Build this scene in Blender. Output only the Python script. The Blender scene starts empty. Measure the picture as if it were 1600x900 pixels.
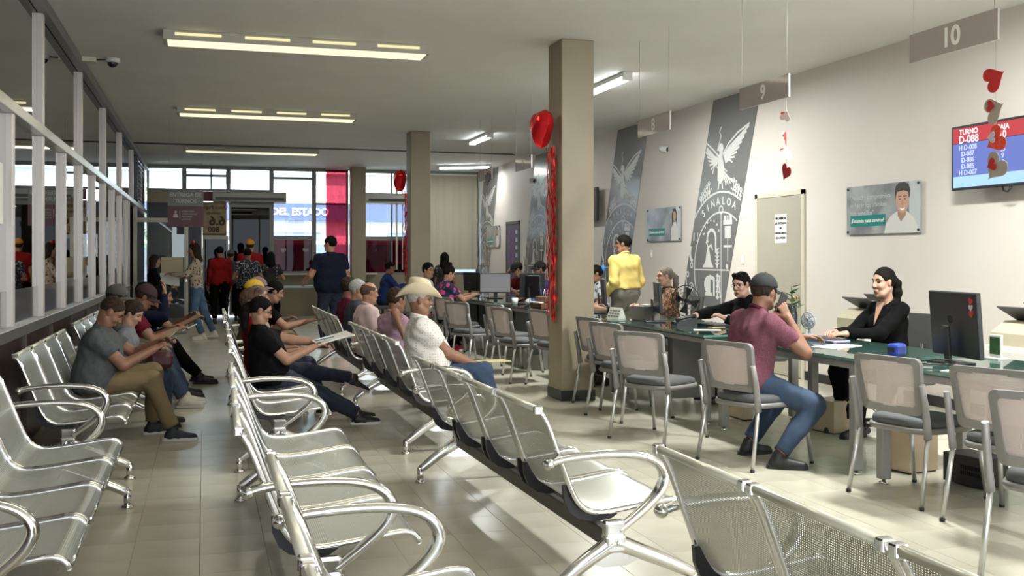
import bpy, bmesh, math, random
import numpy as np
from mathutils import Vector, Matrix, Euler
random.seed(7); np.random.seed(7)
SC = bpy.context.scene
COL = SC.collection
R = math.radians

# ------------------------------------------------------------------ camera
cam_data = bpy.data.cameras.new('camera')
cam = bpy.data.objects.new('camera', cam_data); COL.objects.link(cam)
cam.location = (0, 0, 1.4)
cam.rotation_euler = (R(90), 0, -math.atan(481/1600))
cam_data.sensor_width = 36.0; cam_data.lens = 36.0
cam_data.shift_y = -0.03
cam_data.clip_start = 0.05; cam_data.clip_end = 300
SC.camera = cam

# ------------------------------------------------------------------ exposure
vs = SC.view_settings
vs.view_transform = 'Standard'; vs.look = 'None'; vs.gamma = 1.0; vs.use_curve_mapping = False
vs.exposure = 0.62
SC.cycles.use_denoising = True
SC.cycles.max_bounces = 10; SC.cycles.diffuse_bounces = 5; SC.cycles.glossy_bounces = 5
SC.cycles.transparent_max_bounces = 24; SC.cycles.transmission_bounces = 6
SC.cycles.caustics_reflective = False; SC.cycles.caustics_refractive = False
SC.cycles.sample_clamp_indirect = 4.0

# ------------------------------------------------------------------ world / sky
W = bpy.data.worlds.new('world'); SC.world = W; W.use_nodes = True
nt = W.node_tree; nt.nodes.clear()
wo = nt.nodes.new('ShaderNodeOutputWorld'); bg = nt.nodes.new('ShaderNodeBackground')
bg.inputs['Color'].default_value = (0.80, 0.90, 1.0, 1); bg.inputs['Strength'].default_value = 3.4
nt.links.new(bg.outputs[0], wo.inputs[0])

def sun_light():
    l = bpy.data.lights.new('sun', 'SUN'); l.energy = 11.0; l.angle = R(1.5); l.color = (1, .96, .88)
    o = bpy.data.objects.new('sun', l); COL.objects.link(o)
    o.rotation_euler = (R(38), R(8), R(20))     # from over the building behind, lighting the street facades
sun_light()

CEIL = 3.53; XL = -1.26; XR = 6.58; YB = 24.8; YF = -3.2

def area(name, loc, sx, sy, power, color=(1, 1, 1), rot=(0, 0, 0), portal=False):
    l = bpy.data.lights.new(name, 'AREA'); l.shape = 'RECTANGLE'; l.size = sx; l.size_y = sy
    l.energy = power; l.color = color
    if portal: l.cycles.is_portal = True
    o = bpy.data.objects.new(name, l); COL.objects.link(o); o.location = loc; o.rotation_euler = rot
    return o
# daylight enters through the glazed street wall at the far end and the shop front behind the camera
area('window_portal', (2.6, YB + .10, 2.3), 7.6, 2.5, 1, rot=(R(-90), 0, 0), portal=True)
area('front_portal', (2.66, YF - .10, 1.8), 7.6, 3.0, 1, rot=(R(90), 0, 0), portal=True)

# ------------------------------------------------------------------ helpers
def tag(o, label=None, cat=None, group=None, kind=None):
    if label: o['label'] = label
    if cat: o['category'] = cat
    if group: o['group'] = group
    if kind: o['kind'] = kind
    return o

def empty(name, loc=(0, 0, 0), rz=0.0, label=None, cat=None, group=None):
    o = bpy.data.objects.new(name, None); COL.objects.link(o)
    o.empty_display_size = .1
    o.location = loc; o.rotation_euler = (0, 0, rz)
    return tag(o, label, cat, group)

def link(name, me, mats=None, parent=None, loc=None, rot=None):
    o = bpy.data.objects.new(name, me); COL.objects.link(o)
    if mats is not None and not me.materials:
        for m in (mats if isinstance(mats, (list, tuple)) else [mats]): me.materials.append(m)
    if parent is not None: o.parent = parent
    if loc is not None: o.location = loc
    if rot is not None: o.rotation_euler = rot
    return o

def copy_tree(o, parent=None):
    c = o.copy(); COL.objects.link(c); c.parent = parent
    for ch in list(o.children): copy_tree(ch, c)
    return c

class MB:
    """collects shapes into one mesh"""
    def __init__(s): s.v = []; s.f = []; s.m = []; s.sm = []; s.uv = {}
    def add(s, vs, fs, mi=0, smooth=False):
        b = len(s.v); s.v += [tuple(v) for v in vs]
        for f in fs: s.f.append(tuple(i + b for i in f)); s.m.append(mi); s.sm.append(smooth)
        return s
    def box(s, c, d, rot=None, mi=0, bev=0.0):
        hx, hy, hz = d[0]/2, d[1]/2, d[2]/2
        if bev > 0:
            bev = min(bev, hx*.9, hy*.9, hz*.9)
            bm = bmesh.new(); bmesh.ops.create_cube(bm, size=1)
            bmesh.ops.scale(bm, vec=(d[0], d[1], d[2]), verts=bm.verts)
            bmesh.ops.bevel(bm, geom=bm.edges[:], offset=bev, segments=2, affect='EDGES', profile=.5)
            bm.verts.index_update()
            vs = [v.co.copy() for v in bm.verts]; fs = [[v.index for v in f.verts] for f in bm.faces]; bm.free()
        else:
            vs = [Vector((x*hx, y*hy, z*hz)) for x in (-1, 1) for y in (-1, 1) for z in (-1, 1)]
            fs = [(0, 1, 3, 2), (4, 6, 7, 5), (0, 4, 5, 1), (2, 3, 7, 6), (0, 2, 6, 4), (1, 5, 7, 3)]
        if rot is not None:
            q = rot if isinstance(rot, Matrix) else Euler(rot).to_matrix()
            vs = [q @ v for v in vs]
        c = Vector(c); return s.add([v + c for v in vs], fs, mi)
    def bb(s, a, b, mi=0, bev=0.0):
        return s.box([(a[i]+b[i])/2 for i in range(3)], [abs(b[i]-a[i]) for i in range(3)], mi=mi, bev=bev)
    def tube(s, pts, r, seg=8, mi=0, cap=True, flat=1.0, up=None, closed=False):
        pts = [Vector(p) for p in pts]; n = len(pts)
        rs = r if isinstance(r, (list, tuple)) else [r]*n
        vs = []; prev = None
        for i, p in enumerate(pts):
            if closed: t = pts[(i+1) % n] - pts[i-1]
            else: t = pts[min(i+1, n-1)] - pts[max(i-1, 0)]
            t.normalize()
            if up is not None: a = Vector(up)
            elif prev is not None: a = prev
            else: a = Vector((0, 0, 1)) if abs(t.z) < .9 else Vector((1, 0, 0))
            x = (a - t*a.dot(t))
            if x.length < 1e-5: x = t.orthogonal()
            x.normalize(); prev = x; y = t.cross(x)
            for k in range(seg):
                an = 2*math.pi*k/seg
                vs.append(p + x*math.cos(an)*rs[i] + y*math.sin(an)*rs[i]*flat)
        fs = []
        for i in range(n if closed else n-1):
            j = (i+1) % n
            for k in range(seg):
                k2 = (k+1) % seg
                fs.append((i*seg+k, i*seg+k2, j*seg+k2, j*seg+k))
        s.add(vs, fs, mi, True)
        if cap and not closed:
            b = len(s.v) - len(vs)
            s.f.append(tuple(b+k for k in range(seg))[::-1]); s.m.append(mi); s.sm.append(False)
            s.f.append(tuple(b+(n-1)*seg+k for k in range(seg))); s.m.append(mi); s.sm.append(False)
        return s
    def lathe(s, prof, c=(0, 0, 0), seg=16, mi=0, mat=None):
        vs = []; fs = []
        q = mat or Matrix.Identity(3); c = Vector(c)
        for (r, z) in prof:
            for k in range(seg):
                an = 2*math.pi*k/seg; vs.append(q @ Vector((r*math.cos(an), r*math.sin(an), z)) + c)
        for i in range(len(prof)-1):
            for k in range(seg):
                k2 = (k+1) % seg; fs.append((i*seg+k, i*seg+k2, (i+1)*seg+k2, (i+1)*seg+k))
        s.add(vs, fs, mi, True)
        b = len(s.v)-len(vs); n = len(prof)
        if prof[0][0] > 1e-6: s.f.append(tuple(b+k for k in range(seg))[::-1]); s.m.append(mi); s.sm.append(False)
        if prof[-1][0] > 1e-6: s.f.append(tuple(b+(n-1)*seg+k for k in range(seg))); s.m.append(mi); s.sm.append(False)
        return s
    def prism(s, poly, fn, t0, t1, mi=0):
        """poly: 2-D outline; fn(a,b,t)->3-D; extruded from t0 to t1"""
        n = len(poly)
        vs = [fn(a, b, t0) for a, b in poly] + [fn(a, b, t1) for a, b in poly]
        fs = [tuple(range(n))[::-1], tuple(range(n, 2*n))] + [(i, (i+1) % n, n+(i+1) % n, n+i) for i in range(n)]
        return s.add(vs, fs, mi)
    def sphere(s, c, r, seg=12, ring=8, mi=0, sc=(1, 1, 1), rot=None):
        vs = []; fs = []
        q = Euler(rot).to_matrix() if rot is not None else Matrix.Identity(3)
        for i in range(ring+1):
            th = math.pi*i/ring
            for k in range(seg):
                an = 2*math.pi*k/seg
                vs.append(q @ Vector((r*sc[0]*math.sin(th)*math.cos(an), r*sc[1]*math.sin(th)*math.sin(an), r*sc[2]*math.cos(th))) + Vector(c))
        for i in range(ring):
            for k in range(seg):
                k2 = (k+1) % seg
                fs.append((i*seg+k, (i+1)*seg+k, (i+1)*seg+k2, i*seg+k2))
        return s.add(vs, fs, mi, True)
    def mesh(s, name):
        me = bpy.data.meshes.new(name); me.from_pydata(s.v, [], s.f)
        me.polygons.foreach_set('material_index', s.m); me.polygons.foreach_set('use_smooth', s.sm)
        bm = bmesh.new(); bm.from_mesh(me)
        bmesh.ops.recalc_face_normals(bm, faces=bm.faces); bm.to_mesh(me); bm.free()
        me.update(); return me
    def build(s, name, mats, parent=None, loc=None, rot=None):
        return link(name, s.mesh(name), mats, parent, loc, rot)

_font_cache = {}
def text_mesh(txt, size=1.0, bold=0.0, depth=0.002, align='CENTER', italic=0.0):
    key = (txt, size, bold, depth, align, italic)
    if key in _font_cache: return _font_cache[key]
    cu = bpy.data.curves.new('txt', 'FONT'); cu.body = txt; cu.size = size; cu.extrude = depth/2
    cu.align_x = align; cu.align_y = 'CENTER'; cu.offset = bold; cu.resolution_u = 3; cu.shear = italic
    ob = bpy.data.objects.new('txt', cu); COL.objects.link(ob)
    dg = bpy.context.evaluated_depsgraph_get()
    me = bpy.data.meshes.new_from_object(ob.evaluated_get(dg)); me.name = 'lettering'
    bpy.data.objects.remove(ob); _font_cache[key] = me
    return me
def text(txt, size, mat, parent, loc, rot, bold=0.0, align='CENTER', name='lettering', depth=.002, italic=0.0):
    me = text_mesh(txt, size, bold, depth, align, italic)
    if me.materials and me.materials[0] is not mat: me = me.copy(); me.materials.clear()
    return link(name, me, mat, parent, loc, rot)
ROT_NX = (R(90), 0, R(-90))     # lettering readable for someone looking along +X
ROT_NY = (R(90), 0, 0)          # lettering readable for someone looking along +Y

# ------------------------------------------------------------------ materials
_m = {}
def M(name, col=(.5, .5, .5), rough=.5, metal=0.0, var=None, bump=None, coat=0.0, spec=.5, emit=None, alpha=None, sheen=0.0, rnd=0.0):
    if name in _m: return _m[name]
    m = bpy.data.materials.new(name); m.use_nodes = True; _m[name] = m
    n = m.node_tree.nodes; L = m.node_tree.links; b = n['Principled BSDF']
    b.inputs['Base Color'].default_value = (*col, 1); b.inputs['Roughness'].default_value = rough
    b.inputs['Metallic'].default_value = metal; b.inputs['Coat Weight'].default_value = coat
    b.inputs['Coat Roughness'].default_value = .08
    b.inputs['Specular IOR Level'].default_value = spec; b.inputs['Sheen Weight'].default_value = sheen
    if emit: b.inputs['Emission Color'].default_value = (*emit[0], 1); b.inputs['Emission Strength'].default_value = emit[1]
    if alpha is not None: b.inputs['Alpha'].default_value = alpha
    tc = None
    if var or bump or rnd: tc = n.new('ShaderNodeTexCoord')
    if var:
        sc, amt = var[0], var[1]
        c2 = var[2] if len(var) > 2 else tuple(min(1, c*(1-amt)) for c in col)
        nz = n.new('ShaderNodeTexNoise'); nz.inputs['Scale'].default_value = sc; nz.inputs['Detail'].default_value = 6
        mx = n.new('ShaderNodeMix'); mx.data_type = 'RGBA'
        rp = n.new('ShaderNodeMapRange'); rp.inputs[1].default_value = .35; rp.inputs[2].default_value = .68
        L.new(tc.outputs['Object'], nz.inputs['Vector']); L.new(nz.outputs['Fac'], rp.inputs[0]); L.new(rp.outputs[0], mx.inputs[0])
        mx.inputs[6].default_value = (*col, 1); mx.inputs[7].default_value = (*c2, 1)
        L.new(mx.outputs[2], b.inputs['Base Color'])
    if rnd:
        oi = n.new('ShaderNodeObjectInfo'); hs = n.new('ShaderNodeHueSaturation')
        mr = n.new('ShaderNodeMapRange'); mr.inputs[3].default_value = 1-rnd; mr.inputs[4].default_value = 1+rnd
        L.new(oi.outputs['Random'], mr.inputs[0]); L.new(mr.outputs[0], hs.inputs['Value'])
        src = b.inputs['Base Color'].links[0].from_socket if b.inputs['Base Color'].links else None
        if src: L.new(src, hs.inputs['Color'])
        else: hs.inputs['Color'].default_value = (*col, 1)
        L.new(hs.outputs[0], b.inputs['Base Color'])
    if bump:
        nb = n.new('ShaderNodeTexNoise'); nb.inputs['Scale'].default_value = bump[0]; nb.inputs['Detail'].default_value = 5
        bp = n.new('ShaderNodeBump'); bp.inputs['Strength'].default_value = bump[1]; bp.inputs['Distance'].default_value = bump[2] if len(bump) > 2 else .01
        L.new(tc.outputs['Object'], nb.inputs['Vector']); L.new(nb.outputs['Fac'], bp.inputs['Height']); L.new(bp.outputs[0], b.inputs['Normal'])
    return m

def glass(name, tint=(.9, .95, .93), refl=1.0, rough=.0, body=None, body_amt=0.0):
    """thin pane: tinted see-through with a fresnel mirror, optionally a share of diffuse film"""
    if name in _m: return _m[name]
    m = bpy.data.materials.new(name); m.use_nodes = True; _m[name] = m
    n = m.node_tree.nodes; L = m.node_tree.links; n.clear()
    o = n.new('ShaderNodeOutputMaterial'); t = n.new('ShaderNodeBsdfTransparent'); g = n.new('ShaderNodeBsdfGlossy')
    t.inputs[0].default_value = (*tint, 1); g.inputs['Roughness'].default_value = rough
    fr = n.new('ShaderNodeFresnel'); fr.inputs['IOR'].default_value = 1.5
    ml = n.new('ShaderNodeMath'); ml.operation = 'MULTIPLY'; ml.inputs[1].default_value = refl; ml.use_clamp = True
    mx = n.new('ShaderNodeMixShader'); L.new(fr.outputs[0], ml.inputs[0]); L.new(ml.outputs[0], mx.inputs[0])
    base = t.outputs[0]
    if body:
        d = n.new('ShaderNodeBsdfDiffuse'); d.inputs[0].default_value = (*body, 1)
        mb = n.new('ShaderNodeMixShader'); mb.inputs[0].default_value = body_amt
        L.new(t.outputs[0], mb.inputs[1]); L.new(d.outputs[0], mb.inputs[2]); base = mb.outputs[0]
    L.new(base, mx.inputs[1]); L.new(g.outputs[0], mx.inputs[2]); L.new(mx.outputs[0], o.inputs[0])
    return m

def emis(name, col, st):
    return M(name, (0.02, 0.02, 0.02), .6, emit=(col, st))

def perforated():
    """steel sheet punched with a staggered grid of small round holes (UV in metres)"""
    m = bpy.data.materials.new('perforated_steel'); m.use_nodes = True
    n = m.node_tree.nodes; L = m.node_tree.links; b = n['Principled BSDF']; out = n['Material Output']
    b.inputs['Metallic'].default_value = .42; b.inputs['Roughness'].default_value = .28
    b.inputs['Base Color'].default_value = (.40, .415, .375, 1)
    uv = n.new('ShaderNodeUVMap'); sp = n.new('ShaderNodeSeparateXYZ'); L.new(uv.outputs[0], sp.inputs[0])
    P = .009
    def mth(op, a, bb=None, c=None):
        x = n.new('ShaderNodeMath'); x.operation = op
        for i, q in enumerate((a, bb, c)):
            if q is None: continue
            if isinstance(q, (int, float)): x.inputs[i].default_value = q
            else: L.new(q, x.inputs[i])
        return x.outputs[0]
    def cell(off):
        u = mth('SUBTRACT', mth('FRACT', mth('ADD', mth('DIVIDE', sp.outputs[0], P), off)), .5)
        v = mth('MULTIPLY', mth('SUBTRACT', mth('FRACT', mth('ADD', mth('DIVIDE', sp.outputs[1], P*1.732), off)), .5), 1.732)
        return mth('SQRT', mth('ADD', mth('MULTIPLY', u, u), mth('MULTIPLY', v, v)))
    hole = mth('LESS_THAN', mth('MINIMUM', cell(0.0), cell(.5)), .20)
    tr = n.new('ShaderNodeBsdfTransparent'); mx = n.new('ShaderNodeMixShader')
    L.new(hole, mx.inputs[0]); L.new(b.outputs[0], mx.inputs[1]); L.new(tr.outputs[0], mx.inputs[2]); L.new(mx.outputs[0], out.inputs[0])
    return m

CHROME = M('chrome', (.80, .80, .80), .10, 1.0)
ALU = M('brushed_aluminium', (.62, .61, .59), .32, 1.0, bump=(90, .05))
STEEL = M('polished_cast_aluminium', (.72, .71, .69), .16, 1.0)
PERF = perforated()
BLACK = M('black_plastic', (.012, .012, .013), .38)
DARKMETAL = M('dark_painted_steel', (.15, .14, .13), .45, .3)
GREYP = M('grey_plastic', (.33, .325, .32), .45)
WHITEP = M('white_plastic', (.75, .74, .71), .4)
CREAM = M('cream_painted_metal', (.66, .62, .50), .4)
PAPER = M('paper', (.82, .80, .76), .7)
# ================================================================== THE SETTING
def struct(o): o['kind'] = 'structure'; return o
wall_m = M('cream_wall_paint', (.70, .65, .61), .55, var=(.7, .06, (.65, .585, .54)), bump=(14, .12, .006))
ceil_m = M('grey_ceiling_plaster', (.80, .79, .775), .7, var=(1.1, .06), bump=(3.0, .35, .02))
col_m = M('olive_beige_column_paint', (.32, .265, .185), .5, var=(2.5, .08), bump=(9, .25, .012))
tile_m = M('vinyl_tile', (.56, .53, .44), .21, var=(2.2, .10, (.49, .46, .37)), bump=(5, .012, .01), rnd=.03, spec=.36)
base_m = M('black_baseboard', (.02, .02, .02), .4)
wood_dark = M('dark_brown_panel', (.045, .022, .016), .35, var=(3, .3))
mull_m = M('pale_aluminium_mullion', (.60, .55, .52), .38, .25)
beam_m = M('grey_metal_beam', (.20, .20, .20), .4, .4)
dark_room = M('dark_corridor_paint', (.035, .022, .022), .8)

# floor: slab plus vinyl tiles
fl = struct(MB().bb((XL-3.2, YF, -.12), (XR+.1, YB+.1, -.006)).build('floor', M('dark_tile_joint', (.34, .31, .25), .6)))
T = .305
tile_me = MB().box((0, 0, -.004), (T-.0014, T-.0014, .008), bev=.0012).mesh('tile'); tile_me.materials.append(tile_m)
def proj(X, Y, Z):
    s, c = math.sin(math.atan(481/1600)), math.cos(math.atan(481/1600))
    d = X*s+Y*c
    return (800+1600*(X*c-Y*s)/d, 402-1600*(Z-1.4)/d, d) if d > .2 else (1e6, 1e6, d)
cells = []
for i in range(26):
    for j in range(93):
        x = XL + .02 + T/2 + i*T; y = YF + T/2 + j*T
        if x > XR or y > YB: continue
        cells.append((x, y))
def seen(c):
    u, v, d = proj(c[0], c[1], 0)
    return -80 < u < 1680 and v < 960 and d > 0
cells.sort(key=lambda c: (0 if seen(c) else 1, math.hypot(c[0], c[1])))
for x, y in cells[:300]:
    link('tile', tile_me, None, fl, (x, y, 0))
rest = MB(); h = (T-.0014)/2
for x, y in cells[300:]:
    rest.add([(x-h, y-h, 0), (x+h, y-h, 0), (x+h, y+h, 0), (x-h, y+h, 0)], [(0, 1, 2, 3)])
tag(rest.build('tile_field', tile_m, fl), kind='stuff')

ceiling = struct(MB().bb((XL-3.2, YF, CEIL), (XR+.2, YB+.2, CEIL+.15)).build('ceiling', ceil_m))
wall_right = struct(MB().bb((XR, YF, -.1), (XR+.2, YB+.2, CEIL)).build('wall_right', wall_m))
struct(MB().bb((XR-.012, YF, 0), (XR, YB, .10)).build('baseboard_right', base_m))
# dark corridor beyond the glass partition
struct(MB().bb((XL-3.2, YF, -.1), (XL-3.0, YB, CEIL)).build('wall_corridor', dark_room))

# columns
for k, (cy, lab) in enumerate([(9.40, 'c'), (17.0, 'c'), (24.2, 'c')]):
    c = struct(MB().bb((3.33, cy, 0), (3.67, cy+.40, CEIL), bev=.012).build('column', col_m))
    bs = MB().bb((3.322, cy-.008, 0), (3.678, cy+.408, .10)).build('column_skirting', base_m, c)

# ------------------------------------------------ left glass partition
pl = struct(empty('wall_left', (0, 0, 0)))
Y0, Y1 = YF, 19.0
MB().bb((XL-.10, Y0, 0), (XL-.02, Y1, .84)).build('lower_panel', wood_dark, pl)
for y in np.arange(Y0+.5, Y1, 1.37):
    MB().bb((XL-.03, y-.03, 0), (XL+.005, y+.03, .84)).build('panel_post', M('brown_post', (.10, .085, .07), .5), pl)
MB().bb((XL-.09, Y0, .84), (XL+.03, Y1, .92), bev=.006).build('sill_rail', ALU, pl)
MB().bb((XL-.07, Y0, 2.38), (XL+.03, YB, 2.46), bev=.006).build('transom_rail', ALU, pl)
MB().bb((XL-.09, Y0, 3.42), (XL+.02, YB, CEIL), bev=.006).bb((XL-.02, Y0, 3.37), (XL+.05, YB, 3.42)).build('top_beam', beam_m, pl)
ys = [9.05 + 1.37*k for k in range(-9, 8)]
def mullion(y, z0, z1):
    MB().bb((XL-.05, y-.05, z0), (XL+.015, y-.006, z1), bev=.004).bb((XL-.05, y+.006, z0), (XL+.015, y+.05, z1), bev=.004)\
        .bb((XL-.045, y-.01, z0), (XL-.005, y+.01, z1)).build('mullion', mull_m, pl)
pane_m = glass('partition_glass', (.55, .57, .58), 2.2)
film_m = glass('frosted_film', (.55, .55, .55), 1.6, .12, body=(.55, .52, .52), body_amt=.35)
up = [9.05 + 2.74*k for k in range(-5, 6)]
for y in ys: mullion(y, .92, 2.38)
for y in up: mullion(y, 2.46, 3.37)
for a, b in zip(ys[:-1], ys[1:]):
    MB().bb((XL-.032, a+.04, .92), (XL-.026, b-.04, 2.38)).build('glass_pane', pane_m, pl)
    MB().bb((XL-.025, a+.05, .93), (XL-.023, b-.05, 1.17)).build('frosted_strip', film_m, pl)
for a, b in zip(up[:-1], up[1:]):
    MB().bb((XL-.032, a+.04, 2.46), (XL-.026, b-.04, 3.40)).build('glass_pane', pane_m, pl)
# darker louvred section at the far end of the partition
lv = empty('louvre_window', (XL, 22.2, 2.5), label='dark louvred window at the far end of the glass partition under the ceiling', cat='window')
MB().bb((-.03, -1.1, 0), (.03, -1.03, .9)).bb((-.03, 1.03, 0), (.03, 1.1, .9)).bb((-.03, -1.1, .86), (.03, 1.1, .92)).bb((-.03, -1.1, -.04), (.03, 1.1, .02)).build('frame', M('dark_window_frame', (.05, .055, .06), .4, .5), lv)
for k in range(9):
    MB().box((0, 0, .07+k*.093), (.10, 2.06, .006), rot=(0, R(38), 0)).build('slat', M('dark_louvre_glass', (.06, .075, .09), .15, 0, coat=.5), lv)
# paper notice taped to the inside of the nearest visible pane
# open glass door standing out from the partition
dr = struct(empty('door_1', (XL+.02, 19.75, 0)))
dm = M('beige_door_frame', (.46, .44, .37), .4, .2)
MB().bb((0, -.025, .02), (.07, .025, 2.12), bev=.004).bb((.89, -.025, .02), (.96, .025, 2.12), bev=.004).bb((.07, -.025, 2.04), (.89, .025, 2.12)).bb((.07, -.025, .02), (.89, .025, .16)).build('door_frame', dm, dr)
MB().bb((.07, -.004, .16), (.89, .004, 2.04)).build('glass_pane', glass('clear_glass', (.88, .92, .90), 1.3), dr)
MB().bb((.915, -.05, .95), (.935, -.03, 1.15)).build('handle', STEEL, dr)
for y in (19.0, 21.0):
    MB().bb((XL-.05, y-.04, 0), (XL+.02, y+.04, 2.46)).build('door_post', mull_m, pl)
MB().bb((XL-.09, 21.0, 0), (XL-.02, YB, .84)).build('lower_panel', wood_dark, pl)
MB().bb((XL-.032, 21.0, .84), (XL-.026, YB, 2.38)).build('glass_pane', pane_m, pl)

# ------------------------------------------------ street wall with windows at the far end
wb = struct(empty('wall_back', (0, YB, 0)))
frame_m = M('window_frame_grey', (.22, .215, .20), .45, .3)
wallb_m = M('beige_back_wall', (.26, .225, .155), .6, var=(2, .06))
MB().bb((1.50, 0, 0), (XR, .2, .98)).build('apron_wall', wallb_m, wb)
MB().bb((1.50, -.25, .98), (4.0, .2, 1.02), bev=.01).build('sill_ledge', M('pale_sill', (.52, .47, .38), .4), wb)
MB().bb((XL-3.2, 0, 3.50), (XR, .2, CEIL)).build('lintel', frame_m, wb)
clear = glass('window_glass', (.86, .93, .96), 1.0)
maroon_film = glass('maroon_window_film', (.11, .008, .04), .3)
brown_film = glass('brown_window_film', (.014, .006, .005), .35)
wn = [0]
def window(x0, x1, z0, z1, m, bars=(), fw=.05):
    wn[0] += 1
    w = struct(empty('window_%d' % wn[0], (x0, YB+.08, z0)))
    W_, H_ = x1-x0, z1-z0
    MB().bb((0, -.04, 0), (fw, .04, H_)).bb((W_-fw, -.04, 0), (W_, .04, H_)).bb((fw, -.04, 0), (W_-fw, .04, fw)).bb((fw, -.04, H_-fw), (W_-fw, .04, H_)).build('window_frame', frame_m, w)
    MB().bb((fw, -.004, fw), (W_-fw, .004, H_-fw)).build('window_pane', m, w)
    for (vert, p) in bars:
        (MB().bb((p-.018, -.03, fw), (p+.018, .03, H_-fw)) if vert else MB().bb((fw, -.03, p-.025), (W_-fw, .03, p+.025))).build('glazing_bar', frame_m, w)
    return w
window(XL, -.44, 2.94, 3.50, clear)
window(-.44, .54, 2.94, 3.50, clear, [(False, .36), (True, .60)])
window(.54, 1.53, 2.94, 3.50, clear)
window(1.53, 2.52, 1.86, 3.50, clear, [(False, 1.42)])
window(1.53, 2.52, 1.02, 1.86, maroon_film)
window(2.52, 3.34, 1.02, 3.50, clear, [(False, 1.66)])
window(3.70, 5.30, 1.86, 3.50, clear, [(True, .70)])
window(3.70, 5.30, .98, 1.86, maroon_film, [(True, .70)])
window(5.30, XR, .98, 3.50, clear, [(True, .6)])
# entrance zone left of the windows: transom panels and doors
dk = M('dark_navy_glazing', (.008, .010, .022), .35)
MB().bb((XL, .05, 2.66), (-.44, .15, 2.94)).build('fascia_panel', M('tan_fascia', (.42, .36, .25), .6), wb)
MB().bb((XL, .06, 0), (-.05, .12, 2.66)).build('dark_panel', dk, wb)
MB().bb((.54, .05, 2.62), (1.53, .15, 2.94)).build('fascia_panel', frame_m, wb)
w = window(.56, 1.53, 0.05, 2.62, brown_film)
pst = empty('price_poster', (.23, YB+.04, 1.90), label='tan poster with brown lettering seen from behind above the entrance', cat='poster')
MB().bb((-.27, -.01, 0), (.27, .01, .78)).build('sheet', M('tan_poster_print', (.46, .36, .20), .55, var=(6, .35, (.30, .20, .09))), pst)
def mirrored(txt, size, loc, bold=.0, col=(.05, .02, .012), name='lettering'):
    o = text(txt, size, M('brown_print', col, .6), pst, loc, (R(90), 0, 0), bold=bold, name=name); o.scale = (-1, 1, 1); return o
mirrored('Único Pago', .12, (.02, -.012, .66), .002)
mirrored('contado', .10, (-.02, -.012, .53), .002)
mirrored('6.6', .30, (.06, -.012, .34), .010)
mirrored('800', .17, (-.02, -.012, .14), .006)
MB().bb((-.27, -.014, .02), (.27, -.011, .05)).build('rule', M('brown_print', (.05, .02, .012), .6), pst)
hb = tag(MB().bb((-.03, YB-.02, 2.70), (.50, YB+.03, 2.93), bev=.004).build('header_board', M('maroon_board', (.16, .02, .03), .5)), 'maroon header board with partly hidden white letters above the tan poster', 'sign')
text('AH', .16, WHITEP, hb, (.30, YB-.023, 2.84), (R(90), 0, 0), bold=.006).scale = (-1, 1, 1)
text('RIM', .08, WHITEP, hb, (.30, YB-.023, 2.74), (R(90), 0, 0), bold=.003).scale = (-1, 1, 1)
d2 = struct(empty('door_2', (-.04, YB+.02, 0)))
MB().bb((0, 0, 0), (.05, .06, 1.90)).bb((.53, 0, 0), (.58, .06, 1.90)).bb((.05, 0, 1.82), (.53, .06, 1.90)).build('door_frame', M('door_frame_grey', (.35, .34, .31), .4, .3), d2)
MB().bb((.05, .02, .05), (.53, .03, 1.82)).build('glass_pane', glass('dark_door_glass', (.010, .010, .016), .4), d2)
# front wall behind the viewer: shop front glazing between a low wall and the ceiling
wf = struct(empty('wall_front', (0, YF, 0)))
MB().bb((XL, -.2, 0), (XR, 0, .25)).build('apron_wall', wall_m, wf)
for x in np.linspace(XL, XR, 7): MB().bb((x-.04, -.12, .25), (x+.04, -.02, CEIL)).build('mullion', mull_m, wf)
MB().bb((XL, -.12, 3.3), (XR, -.02, CEIL)).build('head_rail', mull_m, wf)
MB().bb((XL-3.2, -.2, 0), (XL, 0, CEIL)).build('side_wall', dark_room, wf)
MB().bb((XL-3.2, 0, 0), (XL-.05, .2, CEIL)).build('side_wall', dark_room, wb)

# ------------------------------------------------ door in the right wall
d3 = struct(empty('door_3', (XR, 10.78, 0)))
MB().bb((-.025, -.54, 0), (.0, -.485, 2.18)).bb((-.025, .485, 0), (0, .54, 2.18)).bb((-.025, -.54, 2.125), (0, .54, 2.18)).build('door_frame', M('cream_door_frame', (.60, .56, .45), .5), d3)
MB().bb((-.018, -.485, .01), (-.002, .485, 2.125)).build('door_leaf', M('greige_door', (.40, .37, .30), .45, var=(3, .05)), d3)
MB().lathe([(.032, 0), (.030, .008), (.012, .012), (.012, .03), (.026, .040), (.030, .052), (.024, .066), (0, .07)], (-.018, -.42, .93), 14, mat=Euler((0, R(-90), 0)).to_matrix()).build('door_knob', M('brass', (.62, .50, .28), .2, 1), d3)
nt_ = tag(MB().bb((XR-.022, 10.60, 1.57), (XR-.019, 10.86, 1.91)).build('door_notice', PAPER), 'white paper notice in block letters taped to the greige door', 'notice')
for k, (t, sz) in enumerate([('PROHIBIDA', .045), ('LA ENTRADA', .040), ('DE', .036), ('PERSONAL AJENO A', .027), ('ESTA OFICINA', .033)]):
    text(t, sz, BLACK, nt_, (XR-.0235, 10.73, 1.86-k*.058), ROT_NX, bold=.001)

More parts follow.
